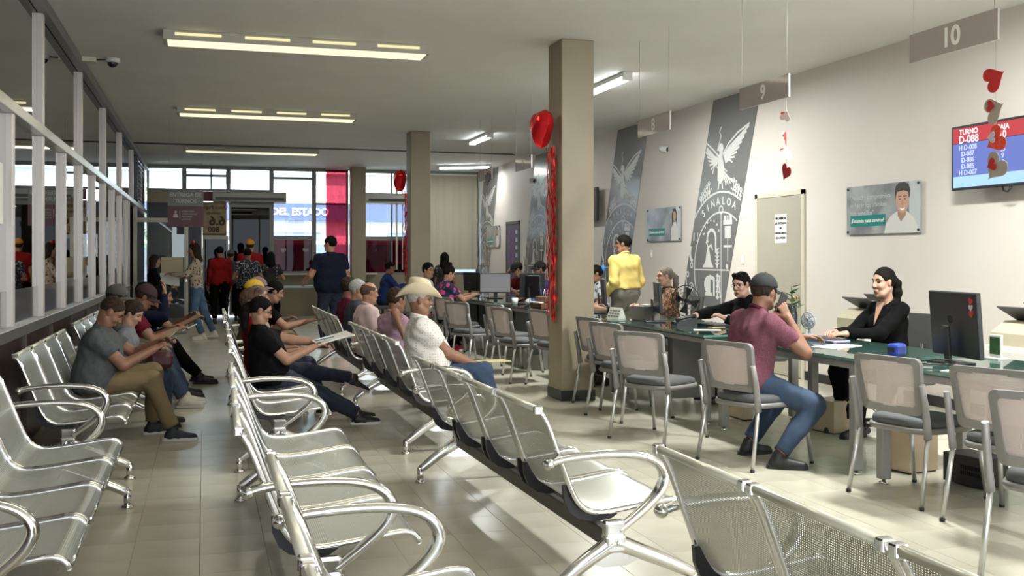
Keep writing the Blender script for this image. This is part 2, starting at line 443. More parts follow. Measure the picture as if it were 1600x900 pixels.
# ------------------------------------------------ outside: street, facade, car
struct(MB().bb((-40, YB+.3, -.25), (50, 80, -.15)).build('ground_street', M('asphalt', (.22, .21, .20), .9)))
fac = struct(empty('building_facade', (0, 40, 0)))
fm = M('pale_facade', (.80, .80, .78), .8)
MB().bb((-30, 0, -.2), (40, 1, 7.6)).build('facade_wall', fm, fac)
MB().bb((-30, -.3, 4.6), (40, 0, 5.0)).build('concrete_band', fm, fac)
for k in range(-8, 12):
    if k % 5 == 2: continue
    MB().bb((k*2.3, -.05, 5.15), (k*2.3+2.0, .02, 6.3)).build('facade_window', M('blue_far_glass', (.16, .30, .42), .15), fac)
    MB().bb((k*2.3, -.05, 2.1), (k*2.3+2.0, .02, 2.35)).build('facade_vent', M('blue_grey_band', (.22, .28, .42), .4), fac)
MB().bb((-6, -.4, 2.80), (10, -.1, 3.45)).build('sign_band', M('navy_sign_band', (.07, .09, .20), .5), fac)
text('DEL ESTADO', .37, WHITEP, fac, (3.50, -.43, 3.12), (R(90), 0, 0), bold=.012)
for k in range(6):
    MB().bb((-6+k*3, -.3, .2+.0), (-3.4+k*3, -.05, 1.9)).build('shop_front', M('slate_shop_front', (.16, .18, .24), .5), fac)
def tree(x, y, h, lab):
    t = empty('street_tree', (x, y, -.15), label=lab, cat='tree')
    MB().tube([(0, 0, 0), (.05, 0, h*.5), (0, .05, h*.8)], [.12, .09, .05]).build('trunk', M('bark', (.12, .09, .06), .9), t)
    mb = MB(); rr = random.Random(int(x*10))
    for k in range(420):
        a = rr.random()*6.28; q = rr.random()**.5*1.3; z = h*.75+rr.uniform(-1.0, 1.2)
        p = Vector((q*math.cos(a), q*math.sin(a), z)); e = Euler((rr.random()*3, rr.random()*3, rr.random()*3)).to_matrix()
        mb.add([p+e@Vector(v) for v in ((-.09, 0, 0), (0, -.04, 0), (.11, 0, .02), (0, .04, 0))], [(0, 1, 2, 3)])
    tag(mb.build('leaves', M('green_leaves', (.12, .24, .07), .7), t), kind='stuff')
tree(-1.6, 37, 3.6, 'leafy street tree outside the far left window')
car = empty('car', (5.6, 29.5, -.15), label='pale parked car seen through the maroon film of the street window', cat='car')
prof = [(-2.1, .35), (-2.1, .75), (-1.6, .92), (-.95, .98), (-.45, 1.42), (.75, 1.45), (1.4, 1.02), (2.05, .92), (2.15, .5), (2.1, .35)]
MB().prism(prof, lambda a, b, t: (a, t, b), -.82, .82).build('car_body', M('white_car_paint', (.75, .75, .75), .2, coat=.8), car)
MB().prism([(-.85, 1.0), (-.42, 1.37), (.70, 1.39), (1.22, 1.03)], lambda a, b, t: (a, t, b), -.83, .83).build('side_glass', M('dark_car_glass', (.03, .03, .04), .1), car)
for sx in (-1.35, 1.35):
    for sy in (-.8, .8):
        MB().lathe([(.20, -.09), (.33, -.09), (.33, .09), (.20, .09)], (sx, sy, .33), 18, mat=Euler((R(90), 0, 0)).to_matrix()).build('wheel', BLACK, car)
bk = empty('motorcycle', (2.25, 26.6, -.15), label='red motorcycle parked outside behind the maroon lower window', cat='motorcycle')
for sx in (-.62, .62):
    mb = MB(); mb.tube([(sx+.28*math.cos(a), 0, .30+.28*math.sin(a)) for a in np.linspace(0, 6.283, 20)[:-1]], .05, closed=True); mb.build('wheel', BLACK, bk)
MB().tube([(-.62, 0, .30), (-.3, 0, .62), (.3, 0, .70), (.5, 0, .85), (.62, 0, .30)], .035).build('frame_tube', M('red_paint', (.55, .03, .05), .3), bk)
MB().sphere((.15, 0, .82), .17, sc=(1.4, .7, .75)).sphere((-.45, 0, .80), .18, sc=(1.6, .6, .4)).build('tank_and_tail', M('red_paint', (.55, .03, .05), .3), bk)
MB().tube([(.42, -.35, 1.08), (.48, 0, .98), (.42, .35, 1.08)], .018).build('handlebar', CHROME, bk)
MB().box((-.25, 0, .88), (.6, .24, .09), bev=.03).build('seat', BLACK, bk)
# ================================================================== LAMPS
lens_m = emis('yellowish_diffuser', (1.0, .93, .60), .80)
slot_m = emis('yellow_slot', (1.0, .92, .48), .62)
tube_m = emis('fluorescent_tube', (.92, 1.0, 1.0), 14)
fix_m = M('fixture_enamel', (.44, .41, .35), .45)
def ceiling_fixture(y, lab, power=14, w=2.54, slots=True):
    t = empty('ceiling_light', (.90, y, CEIL), label=lab, cat='ceiling light', group='long yellow ceiling fixtures')
    MB().bb((-w/2, -.15, -.095), (w/2, .15, 0), bev=.008).build('housing', fix_m, t)
    MB().bb((-w/2+.04, -.14, -.105), (w/2-.04, .14, -.094)).build('diffuser', lens_m, t)
    if slots:
        for k in range(4):
            c = -w/2+w*(k+.5)/4
            MB().bb((c-.21, -.156, -.052), (c+.21, -.149, -.026)).build('lit_slot', slot_m, t)
    l = area('fixture_light', (.90, y, CEIL-.115), w-.1, .24, power, (1, .93, .72)); return t
ceiling_fixture(10.22, 'long yellowish ceiling fixture nearest to the viewer, left of the near column')
ceiling_fixture(15.32, 'long yellowish ceiling fixture in the middle of the three')
ceiling_fixture(20.6, 'long yellowish ceiling fixture farthest back near the street windows', slots=False)
ceiling_fixture(5.1, 'long yellowish ceiling fixture overhead before the first benches')
ceiling_fixture(0.0, 'long yellowish ceiling fixture directly over the viewer')
def tube_fixture(y, lab, power=120, x=4.66, ln=1.25, rot=0):
    t = empty('tube_light', (x, y, CEIL-.002), rot, label=lab, cat='ceiling light', group='bare tube lights over the desks')
    MB().bb((-.06, -ln/2, -.05), (.06, ln/2, 0), bev=.006).build('batten', WHITEP, t)
    for sx in (-.035, .035):
        MB().tube([(sx, -ln/2+.03, -.075), (sx, ln/2-.03, -.075)], .014).build('tube', tube_m, t)
    for sy in (-1, 1): MB().bb((-.06, sy*(ln/2-.02)-.012, -.095), (.06, sy*(ln/2-.02)+.012, -.045)).build('lamp_holder', WHITEP, t)
    l = area('tube_lamp', (x, y, CEIL-.11), .16, ln-.08, power, (.97, 1.0, .95), (0, 0, rot)); return t
tube_fixture(11.5, 'bare white fluorescent tube light right of the near column')
tube_fixture(5.6, 'bare white fluorescent tube light above desk ten', 150)
tube_fixture(-.2, 'bare white fluorescent tube light over the front corner', 230)
tube_fixture(17.4, 'bare white fluorescent tube light behind the near column', 18)
tube_fixture(22.9, 'bare white fluorescent tube light by the vertical blinds', 22, x=5.75, rot=R(60))

# ceiling conduit, dome camera, junction box
cd = MB(); cd.tube([(XL, 20.0, CEIL-.03), (6.0, 20.0, CEIL-.03), (6.1, 20.1, CEIL-.03)], .014)
tag(cd.build('ceiling_conduit', M('conduit_grey', (.12, .115, .11), .5)), 'thin grey conduit pipe running across the ceiling at the back', 'pipe')
dc = empty('dome_camera', (-.94, 11.75, CEIL), label='black dome security camera with white box on the ceiling at left', cat='camera')
MB().lathe([(.0, 0), (.075, 0), (.075, -.035), (.055, -.045)], seg=20).build('camera_base', WHITEP, dc)
MB().sphere((0, 0, -.045), .056, sc=(1, 1, .9)).build('dome', M('black_dome', (.01, .01, .012), .06), dc)
MB().bb((-.36, -.05, -.05), (-.16, .05, 0), bev=.005).build('junction_box', CREAM, dc)
MB().tube([(-.16, 0, -.02), (-.07, 0, -.015)], .007).build('cable', BLACK, dc)

# ================================================================== WAITING BENCHES
PITCH = .59
prof_pts = [(-.375, .785), (-.345, .735), (-.315, .66), (-.285, .58), (-.255, .50), (-.225, .43), (-.195, .390), (-.155, .366), (-.10, .360), (-.02, .366), (.08, .378), (.17, .390), (.215, .392), (.245, .380), (.268, .352)]
def catmull(pts, sub=3):
    out = []
    P_ = [pts[0]] + list(pts) + [pts[-1]]
    for i in range(1, len(P_)-2):
        p0, p1, p2, p3 = [np.array(P_[i+k], float) for k in (-1, 0, 1, 2)]
        for t in np.arange(sub)/sub:
            out.append(tuple(.5*((2*p1)+(-p0+p2)*t+(2*p0-5*p1+4*p2-p3)*t*t+(-p0+3*p1-3*p2+p3)*t**3)))
    out.append(tuple(pts[-1])); return out
PROF = catmull(prof_pts, 2)
def shell_mesh():
    w = PITCH/2 - .022
    me = bpy.data.meshes.new('seat_shell'); vs = []; fs = []; uvs = []
    s = 0; L_ = [0]
    for i in range(1, len(PROF)): s += math.dist(PROF[i-1], PROF[i]); L_.append(s)
    ny = 5
    for (x, z) in PROF:
        for j in range(ny): vs.append((x, -w + 2*w*j/(ny-1), z))
    for i in range(len(PROF)-1):
        for j in range(ny-1): fs.append((i*ny+j, i*ny+j+1, (i+1)*ny+j+1, (i+1)*ny+j))
    me.from_pydata(vs, [], fs); uvl = me.uv_layers.new(name='UVMap')
    for p in me.polygons:
        for li in p.loop_indices:
            vi = me.loops[li].vertex_index; uvl.data[li].uv = (vs[vi][1], L_[vi//ny])
    me.shade_smooth(); return me
SHELL = shell_mesh()
w_ = PITCH/2 - .018
def rail_mesh(sy):
    return MB().tube([(x, sy*w_, z) for x, z in PROF], .012, seg=8).mesh('side_rail')
RAILS = [rail_mesh(-1), rail_mesh(1)]
TOPR = MB().tube([(-.382, -w_+.02, .790), (-.382, w_-.02, .790)], .0135, seg=10).mesh('top_rail')
FRONTR = MB().tube([(.264, -w_, .350), (.264, w_, .350)], .009, seg=8).mesh('front_rail')
CLIP = [MB().box((-.380, sy*(w_-.004), .787), (.034, .030, .034), bev=.006).mesh('end_clip') for sy in (-1, 1)]
def bracket_mesh(sy):
    outer = [(-.268, .475), (-.264, .42), (-.242, .368), (-.205, .338), (-.15, .324), (-.06, .328), (-.03, .346)]
    inner = [(-.05, .362), (-.10, .356), (-.155, .362), (-.195, .386), (-.226, .43), (-.250, .475)]
    return MB().prism(outer+inner, lambda a, b, t: (a, t, b), sy*(w_-.035), sy*(w_-.012)).mesh('seat_bracket')
BRK = [bracket_mesh(-1), bracket_mesh(1)]
MOUNT = MB().bb((-.13, -.09, .285), (-.05, .09, .345)).bb((-.12, -w_+.02, .322), (-.08, w_-.02, .338)).mesh('seat_mount')
RAILM = M('pale_top_rail', (.70, .68, .58), .30, .35)
def arm_mesh():
    top = [(-.345, .580), (-.30, .592), (-.22, .600), (-.12, .603), (-.02, .599), (.06, .586), (.118, .560), (.152, .520), (.155, .478), (.130, .432), (.085, .388), (.03, .345), (-.02, .310), (-.05, .29)]
    mb = MB(); pts = catmull(top, 3); n = len(pts)
    r = [.017+.006*math.exp(-((i/n-.62)/.16)**2) for i in range(n)]
    mb.tube([(x, 0, z) for x, z in pts], [q*1.45 for q in r], seg=12, flat=.70, up=(0, 1, 0))
    mb.sphere((-.350, 0, .578), .027, sc=(.9, 1.15, .9))
    mb.bb((-.115, -.022, .27), (-.025, .022, .335), bev=.012)
    return mb.mesh('armrest')
ARM = arm_mesh()
def leg_mesh():
    mb = MB()
    for s, fx in ((-1, -.325), (1, .290)):
        dx = fx+.07
        c = catmull([(fx, .085), (fx+.03*-s, .102), (-.07+dx*.55, .165), (-.07+dx*.22, .215), (-.07, .250)], 3)
        mb.tube([(x, 0, z) for x, z in c], [.019+.016*i/len(c) for i in range(len(c))], seg=10, flat=1.15, up=(0, 1, 0))
        mb.tube([(fx, 0, .012), (fx, 0, .095)], .020, seg=10)
        mb.lathe([(.033, 0.0), (.034, .008), (.024, .018), (.018, .022)], (fx, 0, 0), 14)
    mb.prism([(-.19, .175), (-.12, .150), (-.02, .150), (.05, .175), (-.02, .240), (-.12, .240)], lambda a, b, t: (a, t, b), -.014, .014)
    mb.bb((-.115, -.030, .205), (-.025, .030, .280), bev=.012)
    return mb.mesh('bench_leg')
LEG = leg_mesh()
def bench(x, y, rz, lab, n=4, group='chrome waiting benches'):
    L_ = n*PITCH
    t = empty('waiting_bench', (x, y, 0), R(rz), label=lab, cat='bench', group=group)
    MB().bb((-.098, -L_/2-.01, .215), (-.042, L_/2+.01, .285), bev=.008).build('beam', DARKMETAL, t)
    for sy in (-1, 1):
        link('leg', LEG, STEEL, t, (0, sy*(L_/2+.02), 0))
        link('armrest', ARM, STEEL, t, (0, sy*(L_/2+.02), 0))
    for k in range(n):
        s = link('seat', SHELL, PERF, t, (0, -L_/2+(k+.5)*PITCH, 0))
        for m_ in RAILS: link('side_rail', m_, CHROME, s)
        link('top_rail', TOPR, RAILM, s); link('front_rail', FRONTR, CHROME, s); [link('end_clip', c_, CHROME, s) for c_ in CLIP]
        for m_ in BRK: link('seat_bracket', m_, BLACK, s)
        link('seat_mount', MOUNT, DARKMETAL, s)
    return t
bench(1.77, 1.84, 0, 'chrome bench cut off by the lower right corner of the picture')
bench(1.635, 5.06, 1.2, 'empty chrome bench with its near armrest in front of the column aisle')
bench(1.69, 8.40, .5, 'chrome bench on which the man in the cowboy hat sits')
bench(1.66, 11.63, 0, 'chrome bench with the bald and grey-haired men seen from behind')
bench(.575, 2.06, 0, 'chrome bench at the bottom centre, nearest to the viewer')
bench(.51, 4.88, -.7, 'empty chrome bench with two armrests in the middle aisle')
bench(.56, 8.10, -.7, 'chrome bench where the woman in the black T-shirt sits')
bench(.58, 11.25, -.7, 'chrome bench with the people in yellow and grey caps')
bench(-.70, 4.90, 0, 'empty chrome bench at the lower left along the partition')
bench(-.74, 8.09, 0, 'chrome bench along the partition with the man in khaki trousers')
bench(-.76, 11.16, 0, 'chrome bench along the partition with the maroon polo man')

# ================================================================== VISITOR CHAIRS
CH_FR = M('warm_grey_chair_plastic', (.215, .205, .20), .42)
CH_SEAT = M('charcoal_seat_fabric', (.085, .088, .092), .75, bump=(160, .25, .003))
CH_LEG = M('silver_painted_tube', (.50, .50, .49), .32, .75)
def mesh_fabric():
    m = bpy.data.materials.new('pinkish_white_mesh'); m.use_nodes = True
    n = m.node_tree.nodes; L = m.node_tree.links; b = n['Principled BSDF']; out = n['Material Output']
    b.inputs['Base Color'].default_value = (.60, .515, .50, 1); b.inputs['Roughness'].default_value = .6
    tc = n.new('ShaderNodeTexCoord'); w1 = n.new('ShaderNodeTexWave'); w2 = n.new('ShaderNodeTexWave')
    w1.bands_direction = 'Y'; w2.bands_direction = 'Z'
    for w in (w1, w2): w.inputs['Scale'].default_value = 60; L.new(tc.outputs['Object'], w.inputs['Vector'])
    mm = n.new('ShaderNodeMath'); mm.operation = 'MAXIMUM'; L.new(w1.outputs['Fac'], mm.inputs[0]); L.new(w2.outputs['Fac'], mm.inputs[1])
    th = n.new('ShaderNodeMath'); th.operation = 'LESS_THAN'; th.inputs[1].default_value = .27; L.new(mm.outputs[0], th.inputs[0])
    tr = n.new('ShaderNodeBsdfTransparent'); mx = n.new('ShaderNodeMixShader')
    L.new(th.outputs[0], mx.inputs[0]); L.new(b.outputs[0], mx.inputs[1]); L.new(tr.outputs[0], mx.inputs[2]); L.new(mx.outputs[0], out.inputs[0])
    return m
CH_MESH = mesh_fabric()
def back_x(y, z):   # curved, tilted back plane
    return -.235 - (z-.52)*.20 + (y/.22)**2*.030
def make_chair():
    t = empty('visitor_chair')
    # backrest frame: rounded rectangle ring, wider at the top
    def ringpt(w0, w1, z0, z1, r, k):
        pts = []
        for (cx, cz, a0) in ((-1, 0, 180), (1, 0, 270), (1, 1, 0), (-1, 1, 90)):
            w = w1 if cz else w0; z = z1-r if cz else z0+r
            for i in range(k):
                a = R(a0 + 90*i/(k-1)); pts.append((cx*(w-r)+r*math.cos(a), z+r*math.sin(a)))
        return pts
    o_ = ringpt(.215, .235, .505, .835, .035, 5); i_ = ringpt(.178, .198, .552, .800, .022, 5)
    n_ = len(o_); mb = MB(); vs = []
    for (q, off) in ((o_, -.014), (i_, -.014), (i_, .014), (o_, .014)):
        vs += [(back_x(y, z)+off, y, z) for y, z in q]
    fs = []
    for a in range(4):
        b = (a+1) % 4
        for i in range(n_):
            j = (i+1) % n_; fs.append((a*n_+i, a*n_+j, b*n_+j, b*n_+i))
    mb.add(vs, fs); mb.build('back_frame', CH_FR, t)
    g = MB(); vs = []; NY, NZ = 8, 8
    for a in range(NZ+1):
        for b in range(NY+1):
            z = .545+.262*a/NZ; w = .182+.02*a/NZ; y = -w+2*w*b/NY; vs.append((back_x(y, z), y, z))
    g.add(vs, [(a*(NY+1)+b, a*(NY+1)+b+1, (a+1)*(NY+1)+b+1, (a+1)*(NY+1)+b) for a in range(NZ) for b in range(NY)], smooth=True)
    g.build('back_mesh', CH_MESH, t)
    # seat cushion
    out = []
    for i in range(28):
        a = 2*math.pi*i/28; q = (abs(math.cos(a))**4+abs(math.sin(a))**4)**-.25
        out.append((.235*math.cos(a)*q, .225*math.sin(a)*q))
    s = MB(); vs = []; rings = [(.97, .425), (1.0, .445), (.97, .470), (.86, .482), (.5, .486)]
    for sc, z in rings: vs += [(x*sc+.02, y*sc, z - .010*(x > .1)*(x-.1)/.13) for x, y in out]
    fs = [(i*28+k, i*28+(k+1) % 28, (i+1)*28+(k+1) % 28, (i+1)*28+k) for i in range(4) for k in range(28)]
    fs += [tuple(range(28))[::-1], tuple(4*28+k for k in range(28))]
    s.add(vs, fs, smooth=True); s.build('seat', CH_SEAT, t)
    # grey frame under the seat with side arms
    f = MB()
    vs = []
    for sc, z in ((1.03, .398), (1.06, .415), (1.03, .430)): vs += [(x*sc+.02, y*sc, z) for x, y in out]
    f.add(vs, [(i*28+k, i*28+(k+1) % 28, (i+1)*28+(k+1) % 28, (i+1)*28+k) for i in range(2) for k in range(28)]+[tuple(range(28))[::-1], tuple(56+k for k in range(28))], smooth=True)
    f.build('seat_frame', CH_FR, t)
    for sy in (-1, 1):
        MB().tube([(-.215, sy*.245, .385), (-.225, sy*.248, .46), (-.245, sy*.250, .58), (-.27, sy*.248, .690)], [.026, .024, .022, .021], seg=10, flat=.75).build('back_post', CH_FR, t)
        MB().tube([(-.215, sy*.245, .40), (-.285, sy*.262, .012)], .0135, seg=10).build('leg', CH_LEG, t)
        MB().tube([(.215, sy*.235, .41), (.275, sy*.255, .012)], .0135, seg=10).build('leg', CH_LEG, t)
        for px in (-.286, .276): MB().lathe([(.015, 0), (.016, .014), (.014, .018)], (px, sy*(.2625 if px < 0 else .2555), 0), 10).build('foot_cap', BLACK, t)
    return t
CHAIRS = [
 (4.02, 5.08, 12, 'grey mesh chair in front of the large black monitor, before the gap between desks'),
 (4.10, 4.38, 18, 'grey mesh chair at the right edge in front of desk ten'),
 (3.58, 3.55, 28, 'grey mesh chair cut off by the right edge of the picture, nearest to the viewer'),
 (3.62, 6.25, 15, 'grey mesh chair on which the man in the heathered polo sits'),
 (3.38, 7.28, 28, 'empty grey mesh chair just right of the near column, in front of desk eight'),
 (3.58, 8.32, 14, 'grey mesh chair half hidden behind the empty chair right of the column'),
 (3.72, 9.05, 8, 'grey mesh chair farthest back in the group right of the column'),
 (3.46, 11.15, 12, 'grey mesh chair seen from the side, first whole chair left of the near column'),
 (3.72, 10.55, 10, 'grey mesh chair cut by the left face of the near column'),
 (3.30, 12.75, 25, 'grey mesh chair with its back square to the viewer behind the cowboy hat man'),
 (3.62, 12.0, 12, 'grey mesh chair turned to the desk left of the wooden organiser'),
 (3.50, 14.3, 20, 'grey mesh chair beside the woman in the flowered dress'),
 (3.42, 15.0, 10, 'grey mesh chair on which the woman in the flowered dress sits'),
 (3.30, 16.0, 10, 'grey mesh chair on which the man in the white T-shirt sits'),
]
proto = make_chair()
for i, (x, y, a, lab) in enumerate(CHAIRS):
    o = proto if i == 0 else copy_tree(proto)
    o.location = (x, y, 0); o.rotation_euler = (0, 0, R(a)); tag(o, lab, 'chair', 'grey mesh visitor chairs')

# ================================================================== DESKS
desk_glass = glass('green_desk_glass', (.30, .48, .42), 1.25, .02, body=(.10, .22, .18), body_amt=.50)
edge_glass = M('green_glass_edge', (.10, .22, .19), .15, coat=.4)
LEGM = M('grey_desk_leg', (.30, .295, .285), .42, .3)
def desk(y0, y1, lab, x0=3.97, x1=4.92, panel=True):
    t = empty('glass_desk', (x0, y0, 0), label=lab, cat='desk', group='glass topped service desks')
    L_, D = y1-y0, x1-x0
    MB().bb((0, 0, .735), (D, L_, .750)).build('glass_top', desk_glass, t)
    MB().bb((-.003, 0, .733), (0.001, L_, .752)).bb((-.003, -.003, .733), (D, 0.0, .752)).build('polished_edge', edge_glass, t)
    for (x, y) in ((.06, .07), (.06, L_-.07), (D-.06, .07), (D-.06, L_-.07)):
        MB().bb((x-.032, y-.032, .03), (x+.032, y+.032, .715), bev=.004).build('leg', LEGM, t)
        MB().lathe([(.028, 0), (.028, .012), (.012, .016), (.012, .03)], (x, y, 0), 12).build('levelling_foot', STEEL, t)
    MB().bb((.03, .04, .68), (.09, L_-.04, .720)).bb((D-.09, .04, .68), (D-.03, L_-.04, .720)).bb((.09, .04, .68), (D-.09, .10, .72)).bb((.09, L_-.10, .68), (D-.09, L_-.04, .72)).build('frame_rail', LEGM, t)
    for (x, y) in ((.06, .07), (.06, L_-.07), (D-.06, .07), (D-.06, L_-.07)):
        MB().lathe([(.02, .715), (.02, .736)], (x, y, 0), 12).build('glass_spacer', STEEL, t)
    if panel:
        MB().bb((.10, L_*.42, .12), (D*.9, L_*.42+.02, .68)).bb((D*.55, L_*.42, .12), (D*.57, L_-.08, .68)).build('modesty_panel', M('grey_modesty_panel', (.16, .165, .16), .5), t)
    return t
desk(3.62, 5.48, 'glass desk ten with the large black monitor at the right edge', panel=False)
desk(5.62, 7.52, 'glass desk nine where the woman in black types', panel=False)
desk(7.68, 9.55, 'glass desk eight behind the man in the heathered polo')
desk(9.72, 11.6, 'glass desk seven half hidden by the near column')
desk(11.95, 13.9, 'glass desk six with the wooden organiser left of the column')
desk(14.1, 16.0, 'glass desk five with the monitor facing the aisle')
desk(16.2, 18.1, 'glass desk beyond the flowered dress woman')
fd = desk(19.2, 20.8, 'grey counter desk by the street windows where the man in the blue jacket sits', x0=3.95, x1=4.7, panel=False)
st = empty('side_table', (2.15, 22.6, 0), label='low blue-topped table under the street window behind the standing man', cat='table')
MB().bb((-.75, -.3, .74), (.55, .3, .78), bev=.005).build('table_top', M('blue_grey_top', (.25, .33, .42), .3), st)
for x, y in ((-.68, -.25), (.48, -.25), (-.68, .25), (.48, .25)): MB().bb((x-.025, y-.025, 0), (x+.025, y+.025, .74)).build('leg', LEGM, st)
# ================================================================== PEOPLE
def V3(*a): return np.array(a, np.float64)
class SDF:
    def __init__(s): s.p = []
    def cone(s, a, b, ra, rb, k=.02, sub=False, cut=None, sc=None):
        s.p.append(('cone', np.array(a, float), np.array(b, float), ra, rb, k, sub, cut)); return s
    def ell(s, c, r, Rm=None, k=.02, sub=False, cut=None):
        s.p.append(('ell', np.array(c, float), np.array(r, float), np.eye(3) if Rm is None else np.array(Rm), None, k, sub, cut)); return s
    def mesh(s, vox, noise=None, gcut=None):
        lo = np.full(3, 1e9); hi = -lo
        bbs = []
        for p in s.p:
            if p[0] == 'cone':
                m = max(p[3], p[4]); a = np.minimum(p[1], p[2])-m; b = np.maximum(p[1], p[2])+m
            else: m = p[2].max(); a = p[1]-m; b = p[1]+m
            bbs.append((a, b))
            if not p[6]: lo = np.minimum(lo, a); hi = np.maximum(hi, b)
        lo = lo-3*vox-.01; n = np.ceil((hi+3*vox+.01-lo)/vox).astype(int)+1
        F = np.full(n, 10.0, np.float32)
        ax = [lo[i]+vox*np.arange(n[i]) for i in range(3)]
        for p, (a, b) in zip(s.p, bbs):
            k = p[5]; pad = k+3*vox+.008
            i0 = np.clip(np.floor((a-pad-lo)/vox).astype(int), 0, n-1); i1 = np.clip(np.ceil((b+pad-lo)/vox).astype(int)+1, 1, n)
            if np.any(i1 <= i0): continue
            sl = tuple(slice(i0[i], i1[i]) for i in range(3))
            X = ax[0][sl[0]][:, None, None]; Y = ax[1][sl[1]][None, :, None]; Z = ax[2][sl[2]][None, None, :]
            if p[0] == 'cone':
                A, B, ra, rb = p[1], p[2], p[3], p[4]; d = B-A; L2 = max(d@d, 1e-9)
                t = np.clip(((X-A[0])*d[0]+(Y-A[1])*d[1]+(Z-A[2])*d[2])/L2, 0, 1)
                D = np.sqrt((X-A[0]-t*d[0])**2+(Y-A[1]-t*d[1])**2+(Z-A[2]-t*d[2])**2)-(ra+(rb-ra)*t)
            else:
                C, r, Rm = p[1], p[2], p[3]
                x, y, z = X-C[0], Y-C[1], Z-C[2]
                u = (x*Rm[0, 0]+y*Rm[1, 0]+z*Rm[2, 0])/r[0]; v = (x*Rm[0, 1]+y*Rm[1, 1]+z*Rm[2, 1])/r[1]; w = (x*Rm[0, 2]+y*Rm[1, 2]+z*Rm[2, 2])/r[2]
                q = np.sqrt(u*u+v*v+w*w); q2 = np.sqrt((u/r[0])**2+(v/r[1])**2+(w/r[2])**2)
                D = q*(q-1)/np.maximum(q2, 1e-6)
            if p[7] is not None:
                for (cp, cn) in p[7]:
                    D = np.maximum(D, (X-cp[0])*cn[0]+(Y-cp[1])*cn[1]+(Z-cp[2])*cn[2])
            Fs = F[sl]
            if p[6]:
                h = np.clip(.5-.5*(Fs+D)/k, 0, 1); F[sl] = Fs*(1-h)-D*h+k*h*(1-h)
            else:
                h = np.clip(.5+.5*(Fs-D)/k, 0, 1); F[sl] = Fs*(1-h)+D*h-k*h*(1-h)
        if gcut:
            X = ax[0][:, None, None]; Y = ax[1][None, :, None]; Z = ax[2][None, None, :]
            for (cp, cn) in gcut: F = np.maximum(F, ((X-cp[0])*cn[0]+(Y-cp[1])*cn[1]+(Z-cp[2])*cn[2]).astype(np.float32))
        if noise:
            amp, fr, seed = noise; rg = np.random.RandomState(seed)
            X = ax[0][:, None, None].astype(np.float32); Y = ax[1][None, :, None].astype(np.float32); Z = ax[2][None, None, :].astype(np.float32)
            for q in range(4):
                w = rg.randn(3); w /= np.linalg.norm(w); f = fr*(.7+.5*q)
                F += amp*.5/(1+.4*q)*np.sin(f*(w[0]*X+w[1]*Y+w[2]*Z)+rg.rand()*6.28+1.5*np.sin(f*.45*(w[1]*X+w[2]*Y+w[0]*Z)))
        return snets(F, lo, vox)
_E = [(a, b) for a in range(8) for b in range(a+1, 8) if bin(a ^ b).count('1') == 1]
def snets(F, lo, vox):
    ins = F < 0; n = np.array(F.shape)
    cnt = np.zeros(n-1, np.int8)
    for c in range(8):
        o = ((c >> 2) & 1, (c >> 1) & 1, c & 1); cnt += ins[o[0]:n[0]-1+o[0], o[1]:n[1]-1+o[1], o[2]:n[2]-1+o[2]]
    act = np.argwhere((cnt > 0) & (cnt < 8))
    if len(act) == 0: return np.zeros((0, 3)), np.zeros((0, 4), int)
    ids = np.full(n-1, -1, np.int64); ids[act[:, 0], act[:, 1], act[:, 2]] = np.arange(len(act))
    offs = np.array([((c >> 2) & 1, (c >> 1) & 1, c & 1) for c in range(8)])
    fv = [F[act[:, 0]+o[0], act[:, 1]+o[1], act[:, 2]+o[2]] for o in offs]
    S = np.zeros((len(act), 3)); C = np.zeros(len(act))
    for a, b in _E:
        cr = (fv[a] < 0) != (fv[b] < 0)
        t = np.where(cr, fv[a]/np.where(cr, fv[a]-fv[b], 1), 0)
        S += cr[:, None]*(offs[a]+t[:, None]*(offs[b]-offs[a])); C += cr
    V = lo+vox*(act+S/C[:, None])
    quads = []
    for axx in range(3):
        o = [0, 0, 0]; o[axx] = 1
        A = ins[:n[0]-o[0], :n[1]-o[1], :n[2]-o[2]]; B = ins[o[0]:, o[1]:, o[2]:]
        e = np.argwhere(A != B); 
        if len(e) == 0: continue
        fl = A[e[:, 0], e[:, 1], e[:, 2]]
        b, c = (axx+1) % 3, (axx+2) % 3
        ok = (e[:, b] > 0) & (e[:, c] > 0) & (e[:, b] < n[b]-1) & (e[:, c] < n[c]-1); e = e[ok]; fl = fl[ok]
        q = []
        for db, dc in ((-1, -1), (0, -1), (0, 0), (-1, 0)):
            t = e.copy(); t[:, b] += db; t[:, c] += dc; q.append(ids[t[:, 0], t[:, 1], t[:, 2]])
        q = np.stack(q, 1); q[~fl] = q[~fl][:, ::-1]; quads.append(q)
    return V, np.concatenate(quads)
def np_mesh(name, parts):
    vs = []; fs = []; b = 0
    for V, Q in parts: vs.append(V); fs.append(Q+b); b += len(V)
    V = np.concatenate(vs); Q = np.concatenate(fs)
    me = bpy.data.meshes.new(name); me.vertices.add(len(V)); me.vertices.foreach_set('co', V.astype(np.float32).ravel())
    me.loops.add(Q.size); me.loops.foreach_set('vertex_index', Q.astype(np.int32).ravel())
    me.polygons.add(len(Q)); me.polygons.foreach_set('loop_start', np.arange(0, Q.size, 4, dtype=np.int32))
    me.update(calc_edges=True); me.validate(); me.shade_smooth(); return me

